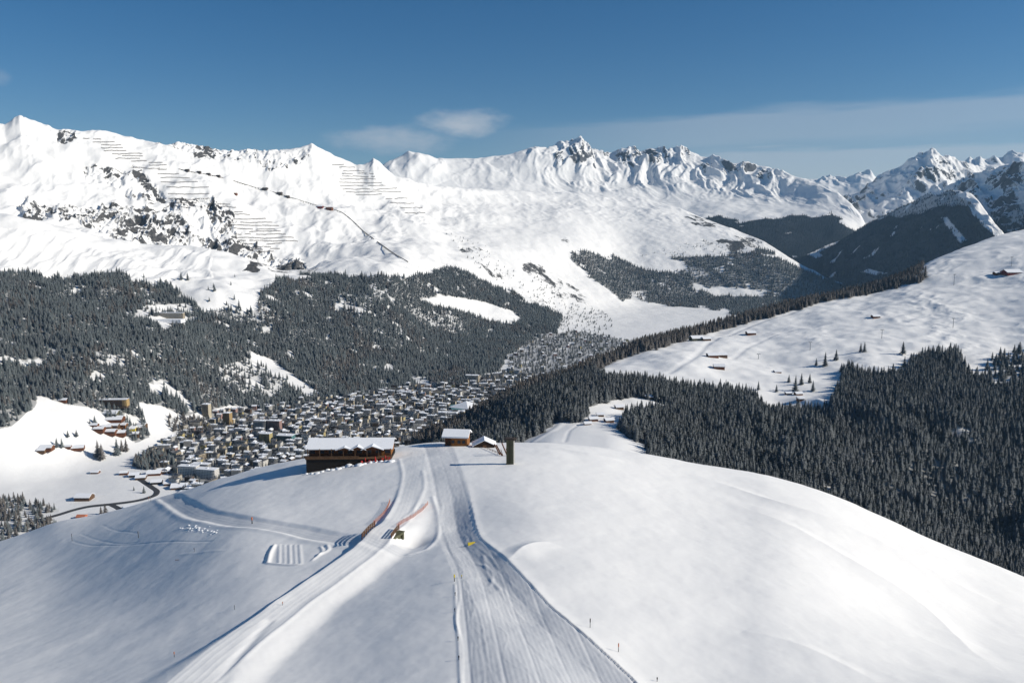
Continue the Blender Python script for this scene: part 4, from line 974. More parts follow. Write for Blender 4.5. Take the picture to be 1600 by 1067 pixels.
for hs in HOUSES:
    x, y, z, k, rz = hs; s_ = house_px(hs); wall, roof, (w, d, h, kd, col) = KINDS[k]
    if s_ > 0 and n_ind < 288:
        if k not in proto_h:
            o = empty('town_house', (0, 0, 0)); link('wall', wall, o); link('roof', roof, o); proto_h[k] = o
        else: o = copy_tree(proto_h[k])
        o.location = (x, y, z); o.rotation_euler = (0, 0, rz); n_ind += 1
        u, v = proj(x, y, z)
        lab = f"{SIZEW[w]} {col} {'flats block' if kd == 'flat' else 'house'} {area_of(u, v)}"
        tag(o, lab, 'house', 'town: '+lab)
    elif s_ > 0 or house_px(hs) == -1 and -100 < proj(x, y, z)[0] < 1700:
        c_, s2 = math.cos(rz), math.sin(rz)
        for me, off in ((wall, 0), (roof, 0)):
            vs = [(x+p.co.x*c_-p.co.y*s2, y+p.co.x*s2+p.co.y*c_, z+p.co.z) for p in me.vertices]
            for p in me.polygons: pass
            names = [m.name for m in me.materials]
            base = len(rest.v); rest.v += vs
            for p in me.polygons:
                rest.f.append(tuple(base+i for i in p.vertices)); rest.m.append(names[p.material_index])
print('houses', len(HOUSES), 'individual', n_ind)
if rest.v:
    nm = sorted(set(rest.m)); rest.m = [nm.index(a) for a in rest.m]
    o = rest.build('distant_houses', [bpy.data.materials[a] for a in nm]); tag(o, 'mass of small distant houses between the nearer rows of the valley town', 'houses', None, 'stuff')

# landmark buildings of the town and huts on the slopes
def block(name, p, w, d, h, floors, kind, col, rz, label, cat='building', group=None, roofcol=None):
    wall, roof, _ = make_house(w, d, h, floors, kind, col)
    o = empty(name, p, rz); link('wall', wall, o); r_ = link('roof', roof, o)
    if roofcol: r_.data.materials[0] = MAT[roofcol]
    tag(o, label, cat, group); return o
A_ = math.radians(-9)
block('apartment_block', LM['long_white'], 38, 14, 19, 6, 'flat', 'white', A_, 'large white flats block nearest the snow field at the left end of the town')
block('apartment_block', LM['white_block'], 40, 16, 18, 6, 'flat', 'white', math.radians(-12), 'large pale flats block right of the white one above the snow hill edge')
block('apartment_block', LM['block_left'], 36, 14, 17, 6, 'flat', 'grey', A_, 'large grey flats block standing behind the two pale ones at the town edge')
block('hotel_building', LM['school'], 40, 16, 24, 7, 'flat', 'beige', A_, 'big square beige hotel above the white hall roof')
block('glass_building', LM['teal'], 36, 20, 16, 5, 'flat', 'teal', A_, 'low teal glass building among the roofs left of the log restaurant')
block('tower_block', LM['tower_a'], 17, 14, 32, 10, 'flat', 'ochre', A_, 'tall ochre and cream tower block below the wooded slope')
block('tower_block', LM['tower_b'], 17, 14, 30, 10, 'flat', 'cream', A_, 'tall cream tower block highest up at the left end of the town')
block('apartment_block', LM['tower_c'], 30, 14, 24, 8, 'flat', 'dark grey', A_, 'dark fronted flats block with pale end wall in the middle of the town')
block('apartment_block', LM['tower_d'], 30, 14, 24, 8, 'flat', 'pink', A_, 'reddish flats block beside the dark fronted one in the middle of the town')
block('apartment_block', LM['yellow_a'], 24, 16, 20, 6, 'flat', 'yellow', A_, 'bright yellow flats block left of the teal glass building')
o = block('hotel_building', LM['hotel'], 78, 15, 15, 5, 'flat', 'brown', math.radians(3), 'long dark brown hotel below the left wood with an orange end wall')
b = MB(); b.box(39.1, 39.9, -7.3, 7.3, 0, 14.4); b.box(30, 39.9, -7.9, -7.57, 1, 14.2); b.build('end_wall', WMAT['ochre'], o)['label'] = 'orange end wall'
p = LEFT.at(257, 496)
o = block('hotel_building', p, 104, 14, 14, 4, 'flat', 'beige', math.radians(-2), 'long pale hotel on its snow terrace high in the left wood')
b = MB(); b.box(-60, 60, -40, -9, -12, -2); b.build('terrace', MAT['snowcap'], o)
# exhibition hall with the folded white roof
p = LM['hall']; o = empty('ice_hall', p, math.radians(10)); o.scale = (1.25,)*3; tag(o, 'large hall with a folded white roof at the right end of the town', 'hall')
b = MB(); b.box(-33, 33, -24, 24, -4, 7); b.build('wall', WMAT['teal'], o)
b = MB(); b.add([(-38, 0, 7.2), (0, -30, 7.2), (38, 0, 7.2), (0, 30, 7.2), (0, 0, 19), (-38, 0, 6.6), (0, -30, 6.6), (38, 0, 6.6), (0, 30, 6.6)], [(0, 1, 4), (1, 2, 4), (2, 3, 4), (3, 0, 4), (8, 7, 6, 5), (0, 5, 6, 1), (1, 6, 7, 2), (2, 7, 8, 3), (3, 8, 5, 0)]); b.build('roof', MAT['white_tent'], o)
b = MB(); b.box(-60, -6, -46, -30, -4, 5.5); b.box(-62, -4, -48, -28, 5.5, 6.5); b.build('side_hall', MAT['white_tent'], o)

def hut(L, u, v, wpx, hpx, col, rz, label, name='alpine_hut', ratio=.75, cat='hut', group=None, snow=True):
    p = L.at(u, v); s_ = (p-cam.location).length/FP*(.86 if L is RIGHT else 1); w = wpx*s_; d = w*ratio; h = hpx*s_*.55
    b = MB(); hx, hy = w/2, d/2; rise = d*.22
    b.box(-hx, hx, -hy, hy, -2.5, h)
    pr = MB(); pr.prism([(-hy, h-.02), (hy, h-.02), (0, h+rise)], -hx, hx); b.add([(y, x, z) for x, y, z in pr.v], pr.f)
    o = empty(name, p, rz); b.build('wall', MAT[col], o)
    wn = MB(); n_ = max(2, int(w/3))
    for k in range(n_):
        x = -hx+(k+.5)*w/n_; wn.box(x-.45, x+.45, -hy-.05, -hy+.02, h*.4, h*.75)
    wn.build('window', MAT['glass'], o); dm = MB(); dm.box(hx-.02, hx+.06, -.5, .6, 0, 2.0); dm.build('door', MAT['logs'], o)
    r = MB(); o_ = .9
    for s2 in (-1, 1):
        vv = [(x, y, z+t) for x in (-hx-o_, hx+o_) for y, z in ((0, h+rise+.04), (s2*(hy+o_), h-o_*.44+.04)) for t in (0, .7)]
        r.add(vv, [(0, 1, 3, 2), (4, 6, 7, 5), (0, 4, 5, 1), (2, 3, 7, 6), (1, 5, 7, 3), (0, 2, 6, 4)])
    r.build('roof', MAT['snowcap' if snow else col], o)
    tag(o, label, cat, group); return o
GH = 'huts on the snow slopes'
hut(RIGHT, 1091, 532, 22, 9, 'concrete', .2, 'greenish barn at the wood edge with a bright roof beside it', group=GH)
hut(RIGHT, 1106, 532, 14, 7, 'logs_mid', .2, 'low snow roofed hut joined to the greenish barn at the ridge wood', group=GH)
hut(RIGHT, 1117, 558, 18, 8, 'logs', .1, 'left building of the long dark red farm on the right slope', group=GH)
hut(RIGHT, 1132, 558, 16, 9, 'logs_mid', .1, 'right building of the long dark red farm on the right slope', group=GH)
hut(RIGHT, 1128, 576, 18, 9, 'logs', -.1, 'dark hut with a fence running right, below the red farm', group=GH)
hut(RIGHT, 1176, 523, 15, 7, 'logs', .1, 'small dark barn alone beside the upper ski road', group=GH)
hut(RIGHT, 1221, 582, 11, 4, 'logs', .1, 'tiny half buried hut alone below the lift masts', group=GH)
hut(RIGHT, 1371, 496, 12, 4, 'logs', .1, 'tiny half buried hut alone in the middle of the right slope', group=GH)
hut(RIGHT, 1578, 428, 24, 5, 'dark_red', .05, 'dark red painted lift station high at the right edge', cat='lift station', group=GH)
hut(RIGHT, 1556, 429, 10, 5, 'logs', .1, 'small brown shed left of the red lift station', group=GH)
hut(RIGHT, 1256, 617, 12, 6, 'logs', .2, 'snow roofed hut under the sparse spruce clump', group=GH)
hut(RIGHT, 1240, 616, 10, 5, 'logs', .1, 'low hut left of the one under the sparse spruce clump', group=GH)
hut(RIGHT, 1260, 625, 11, 6, 'logs', .1, 'snow roofed hut at the very top edge of the right wood', group=GH)
hut(RIGHT, 971, 639, 14, 9, 'logs_mid', .25, 'single hut in the middle of the forest clearing', group=GH)
hut(RIGHT, 930, 657, 15, 8, 'logs', .2, 'leftmost hut of the cluster low in the forest clearing', group=GH)
hut(RIGHT, 941, 650, 12, 7, 'logs_mid', .1, 'uppermost hut of the cluster low in the forest clearing', group=GH)
hut(RIGHT, 955, 659, 15, 8, 'logs', .3, 'right hut of the cluster low in the forest clearing beside the trees', group=GH)
hut(RIGHT, 921, 663, 12, 5, 'logs', .2, 'lowest shed of the cluster in the forest clearing', group=GH)
hut(RIGHT, 1018, 622, 14, 6, 'logs', .2, 'dark hut at the upper right end of the forest clearing', group=GH)
hut(RIGHT, 1040, 627, 12, 8, 'logs_mid', .2, 'left one of the bright roofed huts among trees beyond the clearing', group=GH)
hut(RIGHT, 1051, 625, 15, 8, 'logs_mid', .2, 'right one of the bright roofed huts among trees beyond the clearing', group=GH)
GM = 'buildings on the valley meadow'
hut(LEFT, 52, 702, 15, 7, 'logs', .1, 'dark barn leftmost on the valley meadow', 'meadow_barn', group=GM)
hut(LEFT, 43, 706, 10, 6, 'logs_mid', .1, 'small pale roofed shed below the leftmost barn', 'meadow_barn', group=GM)
hut(LEFT, 86, 699, 8, 4, 'logs', .1, 'tiny shed right of the two spruces on the valley meadow', 'meadow_barn', group=GM)
hut(LEFT, 102, 701, 15, 5, 'logs', .3, 'long low barn right of the tiny meadow shed', 'meadow_barn', group=GM)
hut(LEFT, 127, 739, 10, 4, 'logs', 0, 'single low shed in the middle of the white valley field', 'meadow_barn', group=GM)
hut(LEFT, 106, 780, 20, 9, 'logs_mid', 0, 'farmhouse beside the valley road with a snowy roof', 'farmhouse', group=GM)
hut(LEFT, 178, 794, 12, 5, 'logs', 0, 'low shed just above the snow hill edge near the road fork', 'meadow_barn', group=GM)
hut(LEFT, 99, 809, 11, 5, 'orange', 0, 'shed with an orange wall and roof among bare trees', 'meadow_barn', group=GM, snow=False)
hut(LEFT, 131, 666, 10, 5, 'logs', 0, 'snowy farm hut below the long brown hotel', 'meadow_barn', group=GM)
hut(LEFT, 85, 627, 10, 5, 'logs', 0, 'small hut at the top of the meadow by the wood edge', 'meadow_barn', group=GM)
hut(LEFT, 160, 648, 20, 6, 'concrete', 0, 'low flat farm building right below the long brown hotel', 'meadow_barn', group=GM)
hut(LEFT, 165, 657, 22, 6, 'logs', .1, 'dark farm shed under the low flat farm building', 'meadow_barn', group=GM)
for k, (u, v, w, c_, lab) in enumerate(((139, 674, 13, 'logs', 'leftmost dark house of the bright hamlet'), (151, 671, 12, 'logs_mid', 'brown house at the back left of the bright hamlet'), (163, 669, 12, 'logs_mid', 'brown house in the back row of the bright hamlet'), (176, 668, 12, 'logs_light', 'warm brown house in the back row centre of the bright hamlet'), (188, 674, 14, 'yellow', 'yellow house at the right of the bright hamlet'), (200, 672, 13, 'logs_light', 'tan house at the right end of the bright hamlet'), (208, 668, 11, 'logs_mid', 'small house uppermost right in the bright hamlet'), (157, 678, 14, 'logs', 'dark house in the front row of the bright hamlet'), (172, 680, 13, 'logs', 'dark low house front centre of the bright hamlet'), (194, 682, 12, 'logs_mid', 'lowest house of the bright hamlet beside the grey larches'))):
    hut(LEFT, u, v, w, 9, c_, random.uniform(-.2, .4), lab, 'hamlet_house', cat='house', group='houses of the bright hamlet')
GR = 'farm buildings by the road'
for u, v, w, lab in ((190, 744, 13, 'low farm building left of the road curve'), (200, 748, 13, 'barn just above the road curve'), (173, 741, 10, 'small shed left of the road curve barns'), (222, 741, 18, 'farm building where the road enters the town'), (238, 738, 16, 'farm building right of the road below the tree patch'), (225, 755, 14, 'low shed on the field right of the road curve'), (246, 757, 14, 'low shed in the middle of the row on the field'), (262, 762, 22, 'long low shed above the snow hill edge'), (280, 763, 16, 'last shed right in the row above the hill edge')):
    hut(LEFT, u, v, w, 6, random.choice(['logs', 'logs_mid', 'stone']), .2, lab, 'farm_building', cat='barn', group=GR)

# valley road
def ribbon(name, L, line, width, mat, lift=.7, n=10):
    P = np.array([tuple(L.at(u, v)) for u, v in line]); Q = smooth_line(P, n); b = MB(); k0 = None
    v = []
    for i in range(len(Q)):
        t = Q[min(i+1, len(Q)-1)]-Q[max(i-1, 0)]; t = t[:2]/np.hypot(*t[:2]); nx, ny = -t[1]*width/2, t[0]*width/2
        zc = max(L.zat(Q[i, 0]+f*nx, Q[i, 1]+f*ny) for f in (-1, 0, 1))+lift
        v += [(Q[i, 0]+nx, Q[i, 1]+ny, zc), (Q[i, 0]-nx, Q[i, 1]-ny, zc), (Q[i, 0]+nx*1.3, Q[i, 1]+ny*1.3, zc-1.6), (Q[i, 0]-nx*1.3, Q[i, 1]-ny*1.3, zc-1.6)]
    f = []
    for i in range(len(Q)-1):
        a, c_ = 4*i, 4*i+4
        f += [(a, a+1, c_+1, c_), (a+2, a, c_, c_+2), (a+1, a+3, c_+3, c_+1)]
    b.add(v, f); return b.build(name, mat)
o = ribbon('road', LEFT, [(30, 812), (62, 804), (90, 796), (115, 791), (145, 788), (180, 784), (205, 779), (221, 773), (224, 768), (216, 761), (203, 752), (198, 747), (212, 742), (236, 737), (250, 733)], 9, MAT['asphalt']); tag(o, kind='structure')
o = ribbon('road', LEFT, [(148, 788), (158, 793), (167, 799)], 9, MAT['asphalt'], lift=.2); tag(o, kind='structure')

# ------------------------------------------------------------------ snow fences, funicular, lift masts
def snow_fence(L, pts, label, group, h=4.8):
    P = [L.at(u, v) for u, v in pts]; b = MB(); n_ = max(3, int((P[-1]-P[0]).length/9)); prev = None; wob = 0; gap = 0
    for i in range(n_+1):
        u = pts[0][0]+(pts[-1][0]-pts[0][0])*i/n_; v = pts[0][1]+(pts[-1][1]-pts[0][1])*i/n_; wob = wob*.9+random.gauss(0, .28); v += wob
        if gap == 0 and random.random() < .02: gap = random.randint(1, 3)
        if gap: gap -= 1; prev = None; continue
        q = L.at(u, v); b.bar(q-Vector((0, 0, 1)), q+Vector((0, -.8, h)), .35)
        b.bar(q+Vector((0, -4, -.5)), q+Vector((0, -.6, h*.7)), .25)
        if prev is not None:
            for k in range(5):
                z = .7+k*(h-.6)/4.4; b.bar(prev+Vector((0, -.15*z, z)), q+Vector((0, -.15*z, z)), .12, .52)
        prev = q
    o = b.build('snow_fence', MAT['dark_steel']); tag(o, label, 'snow fence', group)
FA_ = [(148, 175, 217.5), (162, 195, 223), (175, 205, 226.5), (174, 207, 231.5), (178, 212, 236.5), (190, 236, 241), (205, 237, 244.5), (195, 232, 248.5), (213, 242, 252.5), (238, 266, 255.5), (245, 272, 259), (218, 262, 263), (250, 272, 266), (258, 290, 272), (262, 306, 278.5), (262, 318, 285.5), (270, 335, 293.5), (272, 335, 303.5), (272, 335, 311), (272, 315, 318), (275, 305, 324)]
FB_ = [(338, 366, 320), (342, 375, 325), (348, 385, 331), (362, 396, 336.5), (368, 420, 344), (366, 430, 348.5), (360, 440, 353), (370, 434, 357.5), (368, 442, 362.5), (370, 450, 367.5), (372, 462, 372), (376, 468, 376.5), (382, 452, 381), (386, 426, 385.5), (398, 440, 389.5), (400, 430, 394)]
FC_ = [(525, 545, 258), (536, 560, 262.5), (538, 574, 267), (540, 588, 272), (540, 590, 276.5), (536, 592, 281), (535, 600, 286), (536, 606, 291), (540, 624, 296), (545, 630, 300.5), (560, 600, 305), (606, 640, 311), (612, 650, 318), (628, 662, 325), (635, 666, 333)]
ORD = ['top', 'second', 'third', 'fourth', 'fifth', 'sixth', 'seventh', 'eighth', 'ninth', 'tenth', 'eleventh', 'twelfth', 'thirteenth', 'fourteenth', 'fifteenth', 'sixteenth', 'seventeenth', 'eighteenth', 'nineteenth', 'twentieth', 'lowest']
for lst, wh in ((FA_, 'left field under the leftmost summit ridge'), (FB_, 'lower field beside the rock cliffs'), (FC_, 'right field under the pointed summit')):
    for i, (a, c_, v) in enumerate(lst):
        od = 'lowest' if i == len(lst)-1 else ORD[i]
        tilt = random.uniform(-1.2, 1.2)
        snow_fence(LEFT, [(a, v-tilt/2), (c_, v+tilt/2)], f'{od} dark snow fence row from above in the {wh}', 'avalanche fences in the '+wh)
fun = [(638, 410), (618, 398), (600, 385), (584, 373), (570, 362), (556, 348), (545, 338), (536, 332), (528, 329), (515, 325), (500, 322), (475, 314), (455, 308), (440, 303), (420, 297), (400, 292), (375, 284), (350, 277), (330, 273), (312, 270), (290, 265)]
def funicular():
    P = smooth_line(np.array([tuple(LEFT.at(u, v)) for u, v in fun]), 6); b = MB(); pl = MB()
    for i in range(len(P)-1):
        a, c_ = Vector(P[i]), Vector(P[i+1]); b.bar(a+Vector((0, 0, 3)), c_+Vector((0, 0, 3)), 3.4, 1.7)
        pl.bar(a-Vector((0, 0, 3)), a+Vector((0, 0, 2)), 2.5)
    o = empty('funicular_track', P[0])
    for m_, nm, mt in ((b, 'track_bed', 'dark_steel'), (pl, 'viaduct', 'concrete')):
        m_.v = [(x-P[0][0], y-P[0][1], z-P[0][2]) for x, y, z in m_.v]; m_.build(nm, MAT[mt], o)
    tag(o, 'thin dark funicular line climbing the white mountainside', 'railway')
funicular()
for u, v, w, c_, lab in ((505, 325, 8, 'dark_red', 'reddish middle station building on the funicular line'), (519, 328, 9, 'logs', 'small dark building just below the funicular middle station'), (443, 304, 7, 'dark_steel', 'dark shed on the funicular line left of the middle station'), (455, 309, 5, 'dark_steel', 'second dark shed on the funicular line left of the middle station'), (421, 297, 7, 'dark_steel', 'dark avalanche gallery high on the funicular line'), (350, 277, 5, 'dark_steel', 'dark gallery roof at the upper funicular bend'), (335, 274, 5, 'dark_steel', 'dark gallery roof left of the upper funicular bend'), (321, 271, 5, 'dark_steel', 'dark gallery roof second from the upper end of the line'), (303, 268, 5, 'dark_steel', 'dark gallery roof at the upper end of the line'), (375, 305, 5, 'logs', 'tiny hut on the snow right of the left fence field')):
    hut(LEFT, u, v, w, 4, c_, -.2, lab, 'funicular_building', cat='station', group='buildings along the funicular', snow=c_ == 'dark_red')
def mast(u, v, hpx, label):
    p = RIGHT.at(u, v); s_ = (p-cam.location).length/FP; h = hpx*s_
    o = empty('lift_mast', p, .35)
    b = MB(); b.tube((0, 0, -1), (0, 0, h), .55, .38, 10); b.build('pole', MAT['steel'], o)
    b = MB(); b.bar((-3, 0, h), (3, 0, h), .5, .6); b.build('crossarm', MAT['steel'], o)
    for s2 in (-1, 1):
        b = MB(); b.bar((s2*2.7, -1.8, h-.45), (s2*2.7, 1.8, h-.45), .22, .35)
        for k in range(4): b.tube((s2*2.7-.12, -1.5+k, h-.75), (s2*2.7+.12, -1.5+k, h-.75), .25, .25, 8)
        b.build('sheave_train', MAT['black'], o)
    tag(o, label, 'lift mast', 'chairlift masts on the right slope')
for a in ((1271, 547, 12, 'leftmost grey lift mast on the right slope'), (1383, 529, 13, 'lift mast standing above the two lone spruces'), (1494, 512, 13, 'lift mast in the middle height of the right slope'), (1490, 446, 15, 'tall lift mast on the upper slope left of the red station'), (1577, 416, 12, 'highest lift mast behind the red station'), (1190, 561, 8, 'short lift mast right of the red farm')): mast(*a)

# ------------------------------------------------------------------ on the snow hill: restaurant, huts, pylon
def restaurant():
    c_ = HILL.at(606, 716); rz = .03; Lx = 130*(c_-cam.location).length/FP*.985
    a = c_-Vector((Lx*math.cos(rz), Lx*math.sin(rz), 0)); z0 = c_.z+.9
    o = empty('mountain_restaurant', (a.x, a.y+1.5, z0), rz); tag(o, 'long dark log restaurant with a snowy roof and terrace on the hill edge', 'restaurant')
    D_, hw, rise = 11.5, 4.2, 2.1
    b = MB(); b.box(.6, Lx-.6, 0, D_, 0, hw)
    pr = MB(); pr.prism([(0, hw), (D_, hw), (D_/2, hw+rise)], .6, Lx-.6); b.add([(y, x, z) for x, y, z in pr.v], pr.f)
    b.build('wall', MAT['logs'], o)
    e = MB(); e.box(Lx-.62, Lx-.4, .2, D_-.2, 0, hw-.1); e.build('end_wall', MAT['logs_light'], o)['label'] = 'warm brown boarded end wall'  # lighter boards paint the sunlight on this end of the log wall
    p = MB(); p.box(0, Lx, -4.2, D_+.2, -11, -.25); p.build('foundation', MAT['stone'], o)
    dk = MB(); dk.box(-.3, Lx+.3, -4.6, -.03, -.25, 0); dk.build('terrace', MAT['logs_mid'], o)
    rl = MB()
    for z in (.25, .5, .75): rl.box(-.3, Lx*.62, -4.55, -4.45, z, z+.17)
    for k in range(12): x = Lx*.62*k/11-.25; rl.box(x, x+.12, -4.44, -4.32, 0, 1.05)
    rl.box(-.3, Lx*.62, -4.6, -4.4, 1.05, 1.15); rl.build('railing', MAT['logs_mid'], o)
    for k in range(8):
        x = .3+k*(Lx-.8)/7; m = MB(); m.box(x, x+.28, -2.6, -2.32, 0, hw-.35); m.build('post', MAT['logs_mid'], o)
    for k in range(9):
        x = 2+k*(Lx-4)/8; m = MB(); m.box(x-1.15, x+1.15, -.06, -.01, 1.0, 2.6)
        f = m.build('window', MAT['glass'], o); q = MB()
        for (x0, x1, z0_, z1_) in ((x-1.3, x-1.15, .85, 2.75), (x+1.15, x+1.3, .85, 2.75), (x-1.15, x+1.15, .85, 1.0), (x-1.15, x+1.15, 2.6, 2.75)): q.box(x0, x1, -.09, -.005, z0_, z1_)
        q.build('frame', MAT['logs_light'], f)
    m = MB(); m.box(Lx-4.6, Lx-3.4, -.12, -.02, 0, 2.2); m.build('door', MAT['logs_light'], o)
    r = MB(); e_ = hw-.55
    def slab(pts, t=.28):
        n_ = len(pts); r.add([tuple(q) for q in pts]+[(x, y, z+t) for x, y, z in pts], [tuple(range(n_))[::-1], tuple(range(n_, 2*n_))]+[(k, (k+1) % n_, n_+(k+1) % n_, n_+k) for k in range(n_)])
    rt = hw+rise+.05; fr = hw-1.0*rise/(D_/2)*.9+.05; yf = -2.2; fz = rt-(D_/2-yf)*(rise/(D_/2))
    slab([(-.6, yf, fz), (Lx+.6, yf, fz), (Lx+.6, D_/2, rt), (-.6, D_/2, rt)]); slab([(-.6, D_/2, rt), (Lx+.6, D_/2, rt), (Lx+.6, D_+1.2, hw-.4), (-.6, D_+1.2, hw-.4)])
    roof = r.build('roof', MAT['snowcap'], o)
    ch = MB(); ch.box(Lx*.62, Lx*.62+1, D_/2+.4, D_/2+1.4, hw+.6, rt+1.6); ch.build('chimney', MAT['stone'], roof)
    for xc, hwid, up in ((Lx*.445, 3.6, .8), (Lx*.60, 3.4, 1.15), (Lx*.775, 4.6, 1.3)):
        gp = MB(); gp.prism([(xc-hwid, fz-.25), (xc+hwid, fz-.25), (xc, fz+up+.1)], yf-.25, D_*.42); g_ = gp.build('gable', MAT['logs'], o)
        r = MB()
        for s2 in (-1, 1):
            slab([(xc, yf-.7, fz+up+.12), (xc+s2*(hwid+.35), yf-.7, fz-.26), (xc+s2*(hwid+.35), D_*.40, fz-.26), (xc, D_*.40, fz+up+.12)][::s2], .3)
        r.build('gable_roof', MAT['snowcap'], g_)
    # furniture on the snow in front of the right end
    M_ = Matrix.Translation(o.location) @ Matrix.Rotation(rz, 4, 'Z')
    first = None
    for k in range(9):
        q = M_ @ Vector((Lx*.67+k*1.45, -6.2+(k % 2)*1.7, 0)); q.z = HILL.zat(q.x, q.y)
        if first is None:
            first = empty('deck_chair', (0, 0, 0))
            m = MB()
            for s2 in (-.32, .32): m.bar((s2, -.5, .05), (s2, .55, .75), .06); m.bar((s2, .45, .05), (s2, -.2, .55), .06)
            m.build('frame', MAT['logs_light'], first)
            m = MB(); m.add([(-.3, -.45, .28), (.3, -.45, .28), (.3, .1, .34), (-.3, .1, .34), (.3, .62, 1.05), (-.3, .62, 1.05), (-.3, -.45, .33), (.3, -.45, .33), (.3, .08, .39), (-.3, .08, .39), (.3, .58, 1.08), (-.3, .58, 1.08)], [(0, 1, 2, 3), (3, 2, 4, 5), (6, 9, 8, 7), (9, 11, 10, 8), (0, 6, 7, 1), (5, 4, 10, 11)]); m.build('canvas', MAT['red'], first)
            t = first
        else: t = copy_tree(first)
        t.location = q; t.rotation_euler = (0, 0, rz+random.uniform(-.5, .5)); t.scale = (1.25,)*3
        tag(t, 'red canvas deck chair on the snow before the restaurant terrace', 'deck chair', 'red deck chairs by the terrace')
    for k in range(3):
        q = M_ @ Vector((Lx*.70+k*4.3, -5.0, 0)); q.z = HILL.zat(q.x, q.y)
        t = empty('parasol', q); m = MB(); m.tube((0, 0, -.2), (0, 0, 2.5), .04, .04, 8); m.build('pole', MAT['logs_light'], t)
        m = MB(); m.tube((0, 0, 1.0), (0, 0, 1.5), .20, .28, 10); m.tube((0, 0, 1.5), (0, 0, 2.55), .28, .05, 10); m.build('canopy', MAT['red'], t)
        tag(t, f"{('left', 'middle', 'right')[k]} one of three folded red parasols in front of the restaurant", 'parasol', 'folded red parasols')
    # ploughed clods heaped along the terrace foot
    for k in range(17):
        u = 468+k*8.6; v = 742-(k*8.6)*.185+random.uniform(-1.5, 1.5)
        if k > 12: v = 721+random.uniform(-1, 1.5)
        snow_lump(HILL.at(u, v), random.uniform(.7, 1.7), 'rounded heap of ploughed snow along the foot of the restaurant terrace', 'snow heaps by the restaurant', 'snow_heap')
def snow_lump(p, r, label, group, name):
    b = bpy.data.meshes.new(name); import bmesh
    bm = bmesh.new(); bmesh.ops.create_icosphere(bm, subdivisions=2, radius=1)
    sd = random.random()*100
    for q in bm.verts:
        n_ = float(fbm(np.array([q.co.x*1.3+sd]), np.array([q.co.y*1.3+q.co.z*1.7+sd]), 3, 5)[0]); q.co *= 1+.6*n_; q.co.z *= .6
    for f in bm.faces: f.smooth = True
    bm.to_mesh(b); bm.free(); b.materials.append(MAT['snowcap'])
    o = link(name, b); o.location = p; o.scale = (r*random.uniform(.9, 1.3), r, r*random.uniform(.7, 1)); o.rotation_euler = (0, 0, random.uniform(0, 6))
    tag(o, label, 'snow heap', group)
restaurant()
for k in range(34):
    u = 292+random.gauss(0, 17); v = 827+(u-292)*.08+random.gauss(0, 3.2)
    snow_lump(HILL.at(u, v), random.uniform(.25, .62), 'broken block of snow scattered on the shaded slope below the lower track', 'snow blocks below the lower track', 'snow_block')

